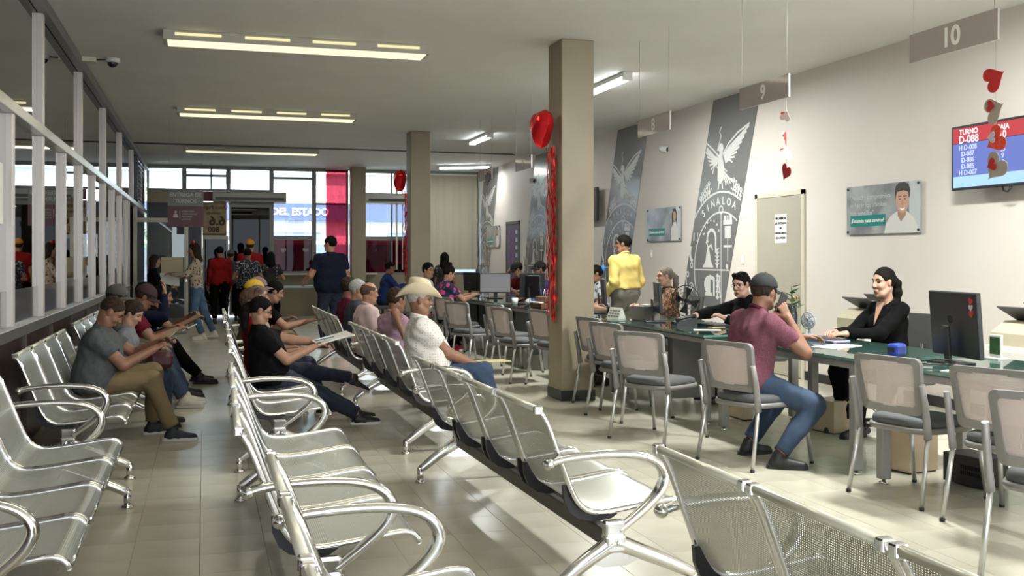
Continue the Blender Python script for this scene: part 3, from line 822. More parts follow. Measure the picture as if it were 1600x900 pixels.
def unit(v): v = np.array(v, float); return v/max(np.linalg.norm(v), 1e-9)
def ik(a, b, l1, l2, pole):
    d = b-a; L = np.linalg.norm(d); L = min(L, (l1+l2)*.998); u = unit(d); b = a+u*L
    x = (l1*l1-l2*l2+L*L)/(2*L); h = math.sqrt(max(l1*l1-x*x, 1e-6))
    p = np.array(pole, float); p = unit(p-u*(p@u)); return a+u*x+p*h, b
def rotm(yaw, pitch, roll=0):
    """x forward, z up; pitch > 0 looks down"""
    return np.array(Matrix.Rotation(R(yaw), 3, 'Z') @ Matrix.Rotation(R(pitch), 3, 'Y') @ Matrix.Rotation(R(roll), 3, 'X'))

def skin_mat(name, col): return M(name, col, .5, var=(18, .12), bump=(120, .08, .002))
SK = {'tan': skin_mat('tan_skin', (.38, .20, .125)), 'fair': skin_mat('fair_skin', (.46, .26, .18)), 'brown': skin_mat('brown_skin', (.26, .125, .075)), 'olive': skin_mat('olive_skin', (.44, .25, .16))}
def hair_mat(name, col, col2): return M(name, col, .66, spec=.06, var=(60, .4, col2), bump=(140, .5, .006))
HR = {'black': hair_mat('black_hair', (.005, .004, .004), (.011, .009, .008)), 'dark': hair_mat('dark_brown_hair', (.025, .016, .012), (.05, .033, .024)),
      'grey': hair_mat('grey_hair', (.30, .29, .28), (.45, .44, .43)), 'stubble': hair_mat('cropped_hair', (.13, .075, .05), (.07, .04, .03)),
      'streak': hair_mat('grey_streaked_hair', (.20, .17, .15), (.10, .08, .07)), 'brown': hair_mat('brown_hair', (.07, .042, .026), (.035, .02, .014))}
LIP = M('lips', (.36, .13, .11), .4); EYE = M('eye', (.035, .025, .02), .35)
def cloth(name, col, var=None, rough=.85): return M(name, col, rough, var=var, bump=(220, .15, .002), spec=.08)
def pattern_cloth(name, kind, base, c2, c3=None, scale=20):
    if name in _m: return _m[name]
    m = M(name, base, .85); n = m.node_tree.nodes; L = m.node_tree.links; b = n['Principled BSDF']
    tc = n.new('ShaderNodeTexCoord'); src = tc.outputs['Object']
    def mixc(fac, c1, cc, prev=None):
        mx = n.new('ShaderNodeMix'); mx.data_type = 'RGBA'; L.new(fac, mx.inputs[0])
        if prev is not None: L.new(prev, mx.inputs[6])
        else: mx.inputs[6].default_value = (*c1, 1)
        mx.inputs[7].default_value = (*cc, 1); return mx.outputs[2]
    def thr(sock, t, inv=False):
        q = n.new('ShaderNodeMath'); q.operation = 'LESS_THAN' if not inv else 'GREATER_THAN'; q.inputs[1].default_value = t; L.new(sock, q.inputs[0]); return q.outputs[0]
    if kind == 'dots':
        v = n.new('ShaderNodeTexVoronoi'); v.inputs['Scale'].default_value = scale; v.inputs['Randomness'].default_value = .15; L.new(src, v.inputs['Vector'])
        out = mixc(thr(v.outputs['Distance'], .28), base, c2)
    elif kind == 'leopard':
        v = n.new('ShaderNodeTexVoronoi'); v.inputs['Scale'].default_value = scale; L.new(src, v.inputs['Vector'])
        a = thr(v.outputs['Distance'], .46); o = mixc(a, base, c2); out = mixc(thr(v.outputs['Distance'], .24), None, c3, o)
    elif kind == 'squiggle':
        v = n.new('ShaderNodeTexNoise'); v.inputs['Scale'].default_value = scale; v.inputs['Detail'].default_value = 0; L.new(src, v.inputs['Vector'])
        s1 = n.new('ShaderNodeMath'); s1.operation = 'SUBTRACT'; s1.inputs[1].default_value = .5; L.new(v.outputs['Fac'], s1.inputs[0])
        ab = n.new('ShaderNodeMath'); ab.operation = 'ABSOLUTE'; L.new(s1.outputs[0], ab.inputs[0]); out = mixc(thr(ab.outputs[0], .028), base, c2)
    elif kind == 'floral':
        v = n.new('ShaderNodeTexVoronoi'); v.inputs['Scale'].default_value = scale; L.new(src, v.inputs['Vector'])
        v2 = n.new('ShaderNodeTexVoronoi'); v2.inputs['Scale'].default_value = scale*1.7; L.new(src, v2.inputs['Vector'])
        o = mixc(thr(v2.outputs['Distance'], .27), base, c3); out = mixc(thr(v.outputs['Distance'], .34), None, c2, o)
    elif kind == 'check':
        o = None
        for dr in ('X', 'Y', 'Z'):
            w = n.new('ShaderNodeTexWave'); w.bands_direction = dr; w.inputs['Scale'].default_value = scale; L.new(src, w.inputs['Vector'])
            q = n.new('ShaderNodeMath'); q.operation = 'MULTIPLY'; q.inputs[1].default_value = .35; L.new(w.outputs['Fac'], q.inputs[0]); o = mixc(q.outputs[0], base, c2, o)
        out = o
    L.new(out, b.inputs['Base Color']); return m
DENIM = M('blue_denim', (.018, .037, .078), .85, var=(9, .35, (.042, .070, .125)), bump=(260, .2, .002))
DENIM_D = M('dark_denim', (.012, .018, .038), .85, var=(9, .3), bump=(260, .2, .002))
DENIM_N = M('navy_denim', (.016, .020, .045), .85, var=(9, .3), bump=(260, .2, .002))
KHAKI = cloth('khaki_cotton', (.235, .175, .095), (7, .15)); BLKC = cloth('black_cotton', (.0045, .0045, .005)); GREYC = cloth('grey_slacks', (.16, .15, .13))
SHOE_B = M('black_shoe', (.012, .012, .013), .5); SHOE_W = M('white_shoe', (.62, .58, .52), .55); SOLE_W = M('white_sole', (.70, .68, .64), .5); SOLE_B = M('black_sole', (.02, .02, .02), .6)
SHOE_R = M('red_shoe', (.45, .02, .02), .5)

def hand_sdf(S, wrist, d, palm, side, curl, sz):
    """palm plate plus four unequal fingers and a thumb; d = pointing direction, palm = palm normal, side = +1 left hand"""
    d = unit(d); palm = unit(np.array(palm)-d*(np.array(palm)@d)); lat = np.cross(d, palm)   # lat points to thumb side for side=+1
    lat = -lat*side
    c = wrist+d*.045*sz
    for q in (-.022, -.007, .008, .023):
        S.cone(wrist+d*.012*sz+lat*q*.7*sz, wrist+d*.082*sz+lat*q*sz, .0135*sz, .0115*sz, k=.012)
    for q, ln, sp in ((.026, .070, .10), (.009, .078, .02), (-.009, .072, -.05), (-.026, .057, -.14)):
        b = wrist+d*.085*sz+lat*q*sz; a1 = curl*.55; a2 = curl*1.25
        d1 = unit(d*math.cos(a1)+palm*math.sin(a1)+lat*sp); d2 = unit(d*math.cos(a2)+palm*math.sin(a2)+lat*sp*.5)
        m = b+d1*ln*.52*sz; e = m+d2*ln*.5*sz
        S.cone(b, m, .0098*sz, .0088*sz, k=.004); S.cone(m, e, .0088*sz, .0072*sz, k=.004)
    tb = wrist+d*.025*sz+lat*.024*sz; t1 = unit(d*.70+lat*.62+palm*.30); t2 = unit(d*.88+lat*.25+palm*.42)
    S.cone(tb, tb+t1*.042*sz, .0135*sz, .0105*sz, k=.010); S.cone(tb+t1*.042*sz, tb+t1*.042*sz+t2*.032*sz, .0105*sz, .0085*sz, k=.004)

def person(label, at, yaw, sit=None, s=1.0, lean=0, twist=0, roll=0, head=(0, 0), hands=None, feet=None, foot_yaw=(8, -8), poles=None, kpoles=None,
           skin='tan', shirt=None, sleeve=.5, pants=DENIM, shoes=(SHOE_B, SOLE_B), hair=('short', 'black'), hat=None, female=False, build=1.0, belly=0.0,
           extras=(), near=1, curl=(.9, .9), palms=None, group=None, collar=None, seed=1, hips_x=0.0, neck_fwd=0.0, slump=1.0, vneck=False, hem_up=None):
    t = empty('person', (at[0], at[1], 0), R(yaw), label=label, cat='person', group=group)
    vb = (.0096, .0132, .018)[near-1]; vh = (.0046, .0068, .0095)[near-1]; vf = (.0044, .0068, .0100)[near-1]
    hz = (sit+.070+.015*slump) if sit is not None else .925*s
    P = V3(hips_x, 0, hz); th = R(lean); td = V3(math.sin(th), math.sin(R(roll)), math.cos(th)); td = unit(td)
    tw = R(twist); lat = V3(-math.sin(tw), math.cos(tw), 0); lat = unit(lat-td*(lat@td)); fwd = np.cross(lat, td)
    bw = build*(.92 if female else 1.0)
    tl = s*slump; S_ = P+td*.455*tl; N_ = P+td*.495*tl
    nd = unit(td*.75+V3(0, 0, .35)+fwd*(.16+neck_fwd)+V3(math.sin(R(head[1]))*.22, 0, 0))
    Hc = N_+nd*.155*s
    Hm = rotm(head[0], head[1]); hs = .94*s if s > .9 else .94*max(s, .86)
    sh = [S_-td*.028*s+lat*.166*s*bw, S_-td*.028*s-lat*.166*s*bw]
    if hands is None:
        hands = [(.30*s, .10, hz+.10), (.30*s, -.10, hz+.10)] if sit is not None else [(.06, .24*s, .80*s), (.06, -.24*s, .80*s)]
    if feet is None:
        feet = [(.42*s, .13, .085), (.42*s, -.13, .085)] if sit is not None else [(0, .11, .085), (0, -.11, .085)]
    elb = []; wr = []; kn = []; an = []
    for i, sd in enumerate((1, -1)):
        pole = poles[i] if poles and poles[i] is not None else (-.55, sd*.55, -.75)
        e, w = ik(sh[i], np.array(hands[i], float), .285*s, .255*s, pole); elb.append(e); wr.append(w)
        hp = P+lat*.088*s*sd+V3(0, 0, -.015)
        kp = kpoles[i] if kpoles and kpoles[i] is not None else (.8, sd*.12, .75)
        k_, a_ = ik(hp, np.array(feet[i], float), .43*s, .42*s, kp); kn.append(k_); an.append(a_)
    # ---- body (skin)
    B = SDF()
    B.cone(P+lat*.06, P-lat*.06, .085*s*bw, .085*s*bw, .05); B.cone(P+td*.20*tl, P+td*.34*tl, .078*s*bw, .088*s*bw, .06)
    B.cone(sh[0]-lat*.02, sh[1]+lat*.02, .042*s, .042*s, .04)
    B.cone(N_-td*.05, Hc-Hm[:, 2]*.035*hs-Hm[:, 0]*.012, .054*s*(.86 if female else 1), .050*s*(.86 if female else 1), .03)
    for i in range(2):
        B.cone(sh[i], elb[i], .046*s*bw, .040*s*bw, .02); B.cone(elb[i], wr[i], .041*s*bw, .0265*s*bw, .015)
        B.cone(P+lat*.085*s*(1, -1)[i], kn[i], .070*s*bw, .052*s, .03); B.cone(kn[i], an[i], .050*s, .036*s, .02)
    parts = [B.mesh(vb)]
    # ---- head
    h = SDF()
    def hp_(x, y, z): return Hc+Hm@V3(x*hs, y*hs, z*hs)
    fw = .92 if female else 1.0
    h.ell(hp_(-.012, 0, .034), V3(.098, .078*fw, .092)*hs, Hm, .02)
    h.ell(hp_(.030, 0, -.020), V3(.062, .060*fw, .085)*hs, Hm, .03)
    h.cone(hp_(.040, .018, -.085), hp_(.040, -.018, -.085), .036*hs*fw, .036*hs*fw, .03)
    h.ell(hp_(.068, 0, -.108), V3(.018, .020, .014)*hs, Hm, .02)
    for sd in (1, -1):
        h.cone(hp_(.0, .056*fw*sd, -.055), hp_(.045, .040*fw*sd, -.095), .020*hs, .018*hs, .03)      # jaw
        h.ell(hp_(.060, .038*sd, -.025), V3(.026, .024, .024)*hs, Hm, .02)                              # cheek
        h.cone(hp_(.080, .014*sd, .030), hp_(.066, .050*sd, .032), .011*hs, .010*hs, .014)              # brow
        h.ell(hp_(.092, .031*sd, .012), V3(.020, .018, .011)*hs, Hm, .012, sub=True)                    # eye socket
        h.ell(hp_(-.004, .079*fw*sd, .0), V3(.020, .010, .032)*hs, Hm@rotm(0, -12)@rotm(18*sd, 0), .008)   # ear
    h.cone(hp_(.084, 0, .022), hp_(.106, 0, -.022), .009*hs, .0135*hs, .010)
    for sd in (1, -1): h.ell(hp_(.094, .012*sd, -.026), V3(.012, .009, .008)*hs, Hm, .008)
    h.ell(hp_(.086, 0, -.058), V3(.012, .024, .008)*hs, Hm, .008); h.ell(hp_(.084, 0, -.072), V3(.012, .021, .008)*hs, Hm, .008)
    h.cone(hp_(-.02, 0, -.05), N_-td*.01, .052*s*(.84 if female else 1), .056*s*(.84 if female else 1), .03)
    parts.append(h.mesh(vh))
    # ---- hands
    for i, sd in enumerate((1, -1)):
        f_ = SDF(); dd = unit(wr[i]-elb[i]); pl_ = palms[i] if palms and palms[i] is not None else (V3(0, -sd*.3, -1) if sit is not None or abs(dd[2]) < .6 else V3(0, -sd, 0))
        bend = unit(dd+.25*np.array(pl_, float)*0)
        f_.cone(elb[i]*.25+wr[i]*.75, wr[i]+dd*.01, .030*s*bw, .0255*s, .01)
        hand_sdf(f_, wr[i], bend, pl_, sd, curl[i], s*(.92 if female else 1.0)); parts.append(f_.mesh(vf))
    link('body', np_mesh('body', parts), SK[skin], t)
    # ---- eyes, brows, lips
    if near <= 2:
        for sd in (1, -1):
            MB().sphere(hp_(.0745, .031*sd, .012), .0108*hs, 10, 6).build('eye', EYE, t)
            MB().tube([hp_(.0915, .014*sd, .034), hp_(.088, .034*sd, .040), hp_(.070, .052*sd, .033)], [.0045*hs, .005*hs, .003*hs], 6).build('eyebrow', HR['black' if hair[1] in ('black', 'stubble', 'brown') else 'dark'] if hair[1] != 'grey' else HR['grey'], t)
        MB().sphere(hp_(.0905, 0, -.0655), .010*hs, 10, 6, sc=(.9, 2.2, .85), rot=Matrix(Hm.tolist()).to_euler()).build('lips', LIP if female else M('lips_pale', (.30, .13, .10), .5), t)
    # ---- hair
    st, hc = hair; hm = HR[hc]; X_, Y_, Z_ = Hm[:, 0], Hm[:, 1], Hm[:, 2]
    def head_shell(g, k=.012, top=.080, nape=-.052):
        """hair volume over the skull, with a rounded hairline, sideburns and free ears"""
        H_ = SDF()
        nn = -(X_*-.38+Z_*.925)
        H_.ell(hp_(-.014, 0, .036), V3(.098+g, .078*fw+g*.75, .092+g)*hs, Hm, k, cut=[(hp_(-.07, 0, nape), nn)])
        return H_
    def face_cut(H_, top=.080):
        H_.ell(hp_(.100, 0, -.038), V3(.082, .104, .038+top)*hs, Hm, .010, sub=True)
        for sd in (1, -1): H_.ell(hp_(.004, .092*fw*sd, -.022), V3(.030, .034, .050)*hs, Hm, .008, sub=True)
    if st != 'none':
        g = {'short': .010, 'crop': .0035, 'bald': .003, 'long': .012, 'pony': .008, 'bun': .010, 'thick': .017, 'quiff': .012}[st]
        H_ = head_shell(g, nape={'crop': -.030, 'bald': -.034}.get(st, -.052))
        face_cut(H_, .086 if st in ('pony', 'bun', 'long') else .080)
        if st == 'bald': H_.ell(hp_(.01, 0, .12), V3(.10, .070, .085)*hs, Hm, .01, sub=True)
        if st == 'quiff': H_.cone(hp_(.055, .035, .115), hp_(.060, -.035, .118), .024*hs, .024*hs, .02)
        if st == 'long':
            for sd in (1, -1):
                H_.cone(hp_(-.035, .062*sd, .03), hp_(-.045, .070*sd, -.19), .034*hs, .040*hs, .03)
                H_.cone(hp_(.010, .078*sd, .04), hp_(-.010, .080*sd, -.10), .016*hs, .020*hs, .02)
            H_.cone(hp_(-.06, 0, .0), hp_(-.075, 0, -.20), .055*hs, .055*hs, .03)
        if st == 'pony':
            H_.ell(hp_(-.102, 0, .020), V3(.026, .026, .026)*hs, Hm, .015)
            dn = unit(V3(0, 0, -1)*.75-Z_*.25); q0 = hp_(-.122, 0, .024); pts = [q0, q0-X_*.022*hs+dn*.04*hs, q0-X_*.026*hs+dn*.12*hs, q0-X_*.016*hs+dn*.21*hs, q0-X_*.004*hs+dn*.29*hs]; rr = [.024, .034, .037, .030, .010]
            for a, b, r1, r2 in zip(pts[:-1], pts[1:], rr[:-1], rr[1:]): H_.cone(a, b, r1*hs, r2*hs, .02)
        if st == 'bun':
            H_.ell(hp_(-.045, 0, .150), V3(.042, .042, .038)*hs, Hm, .012)
        V, Q = H_.mesh(vh*1.15, noise=({'crop': .001, 'bald': .001, 'pony': .0015, 'bun': .0018}.get(st, .0038), 130, seed))
        if len(V): link('hair', np_mesh('hair', [(V, Q)]), hm, t)
    # ---- clothing
    if shirt is not None:
        C = SDF(); hem = P-td*((.075 if sit is not None else .09) if hem_up is None else -hem_up)*s; hc_ = [(hem, -td)]
        C.cone(P+lat*.075*s*bw+td*.02, P-lat*.075*s*bw+td*.02, (.130+belly*.3)*s*bw, (.130+belly*.3)*s*bw, .05, cut=hc_)
        C.cone(P+td*.17*tl+lat*.055*s*bw+fwd*(.01+belly*.5), P+td*.17*tl-lat*.055*s*bw+fwd*(.01+belly*.5), (.120+belly)*s*bw, (.120+belly)*s*bw, .06, cut=hc_)
        C.cone(P+td*.335*tl+lat*.075*s*bw+fwd*.008, P+td*.335*tl-lat*.075*s*bw+fwd*.008, .120*s*bw, .120*s*bw, .06)
        if female:
            for sd in (1, -1): C.ell(P+td*.31*tl+lat*.065*s*sd+fwd*.085*s, V3(.062, .066, .062)*s, None, .05)
        C.cone(sh[0]-lat*.02, sh[1]+lat*.02, .060*s*bw, .060*s*bw, .05)
        for i in range(2): C.cone(N_-td*.012*s, sh[i], .050*s, .056*s*bw, .03, cut=[(N_+nd*.028*s, nd)] if not vneck else [(N_-fwd*.02-td*.005*s, unit(nd*.8+fwd*.6))])
        C.cone(S_-td*.01, N_+td*.015, .085*s*bw, .062*s, .03, cut=[(N_+nd*.028*s, nd)] if not vneck else [(N_-fwd*.02-td*.005*s, unit(nd*.8+fwd*.6))])
        for i in range(2):
            if sleeve <= .5:
                f_ = .62 if sleeve > .3 else .25; en = sh[i]+(elb[i]-sh[i])*f_; dd = unit(elb[i]-sh[i])
                C.cone(sh[i], sh[i]+(elb[i]-sh[i])*(f_+.12), .068*s*bw, .060*s*bw, .03, cut=[(en, dd)])
            else:
                f_ = 1.0 if sleeve >= 1 else .55; en = elb[i]+(wr[i]-elb[i])*f_*.97; dd = unit(wr[i]-elb[i])
                C.cone(sh[i], elb[i], .066*s*bw, .056*s*bw, .03); C.cone(elb[i], elb[i]+(wr[i]-elb[i])*min(1, f_+.1), .056*s*bw, .042*s*bw, .03, cut=[(en, dd)])
        me = np_mesh('shirt', [C.mesh(vb, noise=(.0065, 42, seed))]); o = link('shirt', me, shirt, t)
        if collar is not None:
            rg = []
            ex = unit(np.cross(lat, nd)); 
            for k in range(17):
                a = 2*math.pi*k/16; rr = .066*s*(1 if not female else .9)
                rg.append(N_+nd*(.030-.012*math.cos(a))*s+ex*math.cos(a)*rr*1.0+unit(np.cross(nd, ex))*math.sin(a)*rr)
            MB().tube(rg[:-1], .013*s, 8, flat=.5, up=tuple(nd), closed=True).build('collar', collar, o)
    if pants is not None:
        T_ = SDF(); tc_ = [(P+td*(.05 if sit is not None else .10)*s, td)]
        T_.cone(P+lat*.072*s*bw, P-lat*.072*s*bw, .118*s*bw, .118*s*bw, .05, cut=tc_); T_.cone(P+td*.06*s+lat*.06, P+td*.06*s-lat*.06, .105*s*bw, .105*s*bw, .05, cut=tc_)
        for i in range(2):
            hp2 = P+lat*.085*s*(1, -1)[i]
            T_.cone(hp2, kn[i], .098*s*bw, .072*s, .035); dd = unit(an[i]-kn[i]); en = kn[i]+(an[i]-kn[i])*.93
            T_.cone(kn[i], an[i], .071*s, .056*s, .03, cut=[(en, dd)])
        link('trousers', np_mesh('trousers', [T_.mesh(vb, noise=(.006, 38, seed+5))]), pants, t)
    # ---- shoes
    for i in range(2):
        fy = R(foot_yaw[i]); fd = V3(math.cos(fy), math.sin(fy), 0); a = an[i].copy(); base = a[2]-.085*s
        up = V3(0, 0, 1)
        if base > .05: fd = unit(fd*.85+V3(0, 0, -.35)); up = unit(V3(0, 0, 1)-fd*fd[2])
        sd_ = np.cross(up, fd)
        K = SDF(); h0 = a-up*.055*s-fd*.03*s
        K.cone(h0, a-up*.052*s+fd*.055*s, .038*s, .040*s, .02); K.cone(a-up*.052*s+fd*.055*s, a-up*.062*s+fd*.155*s, .040*s, .032*s, .02); K.cone(a-up*.03*s-fd*.012*s, a+up*.005*s, .042*s, .040*s, .02)
        so = a-up*.085*s
        me = np_mesh('shoe', [K.mesh(max(.006, vb*.8), gcut=[(so+up*.012*s, -up)])]); o = link('shoe', me, shoes[0], t)
        ol = [(x, y) for x, y in ((-.075, -.026), (-.06, -.034), (0, -.037), (.06, -.043), (.12, -.043), (.165, -.034), (.188, -.014), (.190, .010), (.168, .032), (.12, .043), (.06, .043), (0, .037), (-.06, .034), (-.075, .026), (-.081, 0))]
        MB().prism(ol, lambda p, q, w: tuple(so+fd*p*s+sd_*q*s+up*w*s), .0, .024).build('sole', shoes[1], o)
    # ---- hats
    info = dict(t=t, P=P, td=td, fwd=fwd, lat=lat, N=N_, S=S_, Hc=Hc, Hm=Hm, hp=hp_, hs=hs, s=s, sh=sh, elb=elb, wr=wr, kn=kn, an=an, near=near)
    if hat is not None: hat_fn(info, vh, fw, *hat)
    for ex in extras: ex(info)
    return info

def hat_fn(I, vh, fw, kind, mat, brim=None):
    hp_, Hm, hs, t = I['hp'], I['Hm'], I['hs'], I['t']; X_, Z_ = Hm[:, 0], Hm[:, 2]
    if kind in ('cap', 'cap_back'):
        H_ = SDF(); n_ = -(X_*-.12+Z_*.99)
        cut = [(hp_(0, 0, .040), n_)]
        H_.ell(hp_(-.012, 0, .040), V3(.116, .094*fw, .106)*hs, Hm, .01, cut=cut)
        o = link('cap', np_mesh('cap', [H_.mesh(vh*1.15)]), mat, t)
        d = 1 if kind == 'cap' else -1; mb = MB(); vs = []; n = 9
        for a in range(n):
            an = R(-62+124*a/(n-1))
            x0, y0 = .100*math.cos(an)*1.0, .092*fw*math.sin(an)*1.0
            x1, y1 = (.108+.075*math.cos(an*1.15))*math.cos(an)*1.0, .098*fw*math.sin(an)
            dz = -.010*math.sin(an)**2*2
            for (x, y, z) in ((x0*.95, y0*.95, .050+dz), (x1, y1, .036+dz*2.2), (x1, y1, .031+dz*2.2), (x0*.95, y0*.95, .044+dz)):
                vs.append(hp_(-.012+x*d if d > 0 else -.012-x, y, z))
        fs = [(i*4+k, i*4+(k+1) % 4, (i+1)*4+(k+1) % 4, (i+1)*4+k) for i in range(n-1) for k in range(4)]
        mb.add(vs, fs, smooth=True); mb.build('brim', brim or mat, o)
        MB().sphere(hp_(-.012, 0, .146), .008*hs, 8, 5).build('button', mat, o)
    elif kind == 'cowboy':
        # brim with rolled sides and dipped front and back, tall creased crown
        mb = MB(); vs = []; NA, NR = 48, 9
        for a in range(NA):
            an = 2*math.pi*a/NA; ca, sa = math.cos(an), math.sin(an)
            for k in range(NR):
                q = k/(NR-1); rx = .098+.100*q; ry = .080+.075*q*(1-.30*q)
                lift = .105*(abs(sa)**2.0)*q**1.6-.034*q*(abs(ca)**3)*(1.3 if ca < 0 else .5)
                vs.append((-.008+rx*ca, ry*sa, .052+lift))
        f = [(a*NR+k, ((a+1) % NA)*NR+k, ((a+1) % NA)*NR+k+1, a*NR+k+1) for a in range(NA) for k in range(NR-1)]
        n0 = len(vs); vs2 = [(x, y, z-.006) for x, y, z in vs]; f2 = [tuple(i+n0 for i in q)[::-1] for q in f]
        rim = [(a*NR+NR-1, ((a+1) % NA)*NR+NR-1, n0+((a+1) % NA)*NR+NR-1, n0+a*NR+NR-1) for a in range(NA)]
        mb.add([tuple(hp_(*v)) for v in vs+vs2], f+f2+rim, smooth=True); o = mb.build('hat_brim', mat, t)
        mb = MB(); vs = []; prof = [(1.0, .045), (1.0, .075), (.97, .125), (.93, .165), (.86, .190), (.70, .200), (.40, .192), (.02, .180)]
        for a in range(NA):
            an = 2*math.pi*a/NA; ca, sa = math.cos(an), math.sin(an)
            for (q, z) in prof:
                pinch = 1-.22*max(0, ca)**2*max(0, (z-.10)/.09)
                dip = -.040*(1-q)*(abs(ca) < 2)-.022*max(0, ca)**2*(1 if z > .15 else 0)+.006*abs(sa)*(z > .15)
                vs.append(tuple(hp_(-.008+.104*q*ca, .086*q*sa*pinch, z+dip)))
        n_ = len(prof)
        mb.add(vs, [(a*n_+k, ((a+1) % NA)*n_+k, ((a+1) % NA)*n_+k+1, a*n_+k+1) for a in range(NA) for k in range(n_-1)], smooth=True); mb.build('hat_crown', mat, o)
        mb = MB(); mb.tube([hp_(-.008+.1055*math.cos(a), .0875*math.sin(a), .060) for a in np.linspace(0, 6.283, 33)[:-1]], .007*hs, 6, flat=.4, up=tuple(Hm[:, 2]), closed=True); mb.build('hat_band', M('hat_band', (.55, .47, .34), .6), o)

def glasses(col=(.02, .02, .02)):
    def fn(I):
        m = M('spectacle_frame', col, .3, .3); hp = I['hp']; g = MB()
        for sd in (1, -1):
            g.tube([hp(.098, .033*sd+.021*math.cos(a), .010+.015*math.sin(a)) for a in np.linspace(0, 6.283, 15)[:-1]], .0022, 5, closed=True)
            g.tube([hp(.096, .054*sd, .014), hp(.05, .074*sd, .012), hp(-.008, .082*sd, .008)], .002, 5)
        g.tube([hp(.101, -.012, .014), hp(.101, .012, .014)], .002, 5)
        g.build('glasses', m, I['t'])
    return fn
def moustache(m='grey'):
    def fn(I):
        hp = I['hp']; MB().tube([hp(.086, .034, -.056), hp(.101, .014, -.046), hp(.101, -.014, -.046), hp(.086, -.034, -.056)], [.004, .009, .009, .004], 8).build('moustache', HR[m], I['t'])
    return fn
def beard(m='black'):
    def fn(I):
        hp, hs, Hm = I['hp'], I['hs'], I['Hm']; H_ = SDF(); cut = [(hp(0, 0, -.062), Hm[:, 2]*.8+Hm[:, 0]*.25)]
        H_.cone(hp(.044, .020, -.090), hp(.044, -.020, -.090), .040*hs, .040*hs, .02)
        for sd in (1, -1): H_.cone(hp(.0, .060*sd, -.040), hp(.045, .042*sd, -.095), .020*hs, .021*hs, .02)
        V, Q = H_.mesh(.006); 
        V2 = V
        me = np_mesh('beard', [H_.mesh(.006, noise=(.001, 140, 3), gcut=[(hp(.0, 0, -.004), Hm[:, 2]*.876+Hm[:, 0]*.48)])]); link('beard', me, HR[m], I['t'])
    return fn
def held(name, label, cat, box, local, rot, mat, extra=None):
    """a thing held in a hand: its own top-level object placed in the person's frame"""
    def fn(I):
        t = I['t']; mw = Matrix.Translation(t.location) @ Matrix.Rotation(t.rotation_euler[2], 4, 'Z')
        o = MB().box((0, 0, 0), box, bev=min(box)*.2).build(name, mat); o.matrix_world = mw @ Matrix.Translation(local) @ Euler([R(a) for a in rot]).to_matrix().to_4x4()
        tag(o, label, cat)
        if extra: extra(o)
    return fn
# ------------------------------------------------ shirts
HEATHER = cloth('heathered_plum_polo', (.125, .040, .060), (170, .3, (.185, .080, .102)))
PLUM = cloth('plum_trim', (.085, .012, .03))
GREYT = cloth('grey_tshirt', (.10, .105, .11), (40, .2)); HOOD = cloth('pale_grey_hoodie', (.20, .21, .23), (30, .2)); MAROON = cloth('maroon_polo', (.115, .010, .022)); OLIVE = cloth('olive_cloth', (.10, .095, .065)); NAVY = cloth('navy_cloth', (.010, .012, .028))
YELLOW = cloth('yellow_shirt', (.56, .43, .14), (6, .12)); BLUEJ = cloth('blue_jacket', (.018, .035, .13)); BLUET = cloth('blue_tshirt', (.03, .075, .24)); WHITET = cloth('white_tshirt', (.50, .50, .52)); REDS = cloth('red_shirt', (.22, .010, .012)); SLATE = cloth('slate_tshirt', (.055, .060, .085)); LILAC = cloth('lilac_polo', (.38, .24, .32))
DOTS = pattern_cloth('white_shirt_small_print', 'dots', (.70, .66, .62), (.42, .40, .42), scale=48)
CHECK = pattern_cloth('pink_check_shirt', 'check', (.66, .48, .45), (.42, .33, .36), scale=22)
LEO = pattern_cloth('leopard_blouse', 'leopard', (.035, .018, .012), (.26, .11, .045), (.06, .03, .018), scale=24)
SQUIG = pattern_cloth('navy_shirt_white_squiggles', 'squiggle', (.012, .013, .03), (.45, .43, .45), scale=16)
FLOR = pattern_cloth('navy_dress_pink_flowers', 'floral', (.014, .014, .05), (.55, .06, .20), (.10, .13, .30), scale=9)
BLOUSE = pattern_cloth('cream_blouse_rust_print', 'floral', (.46, .38, .30), (.13, .055, .05), (.28, .20, .16), scale=20)
SPECK = pattern_cloth('black_blouse_pale_specks', 'dots', (.014, .014, .016), (.20, .20, .20), scale=16)
WPRINT = pattern_cloth('white_blouse_black_print', 'floral', (.40, .42, .45), (.03, .03, .04), (.25, .27, .3), scale=18)
SKN = (SHOE_B, SOLE_W)
CHS = .475; BS = .372
PHONE = M('phone_black', (.015, .015, .018), .15)

def watch(i, mat=BLACK):
    def fn(I):
        d = unit(I['wr'][i]-I['elb'][i]); c = I['wr'][i]-d*.03; a = unit(np.cross(d, (0, 0, 1) if abs(d[2]) < .9 else (1, 0, 0))); b = np.cross(d, a)
        MB().tube([c+(a*math.cos(q)+b*math.sin(q))*.031*I['s'] for q in np.linspace(0, 6.283, 15)[:-1]], .007, 6, flat=.5, up=tuple(d), closed=True).build('wrist_band', mat, I['t'])
    return fn
def belt(mat=BLACK):
    def fn(I):
        c = I['P']+I['td']*.085*I['s']; l, f = I['lat'], I['fwd']
        MB().tube([c+l*math.cos(a)*.182*I['s']+f*math.sin(a)*.128*I['s'] for a in np.linspace(0, 6.283, 25)[:-1]], .020, 8, flat=.45, up=tuple(I['td']), closed=True).build('belt', mat, I['t'])
    return fn

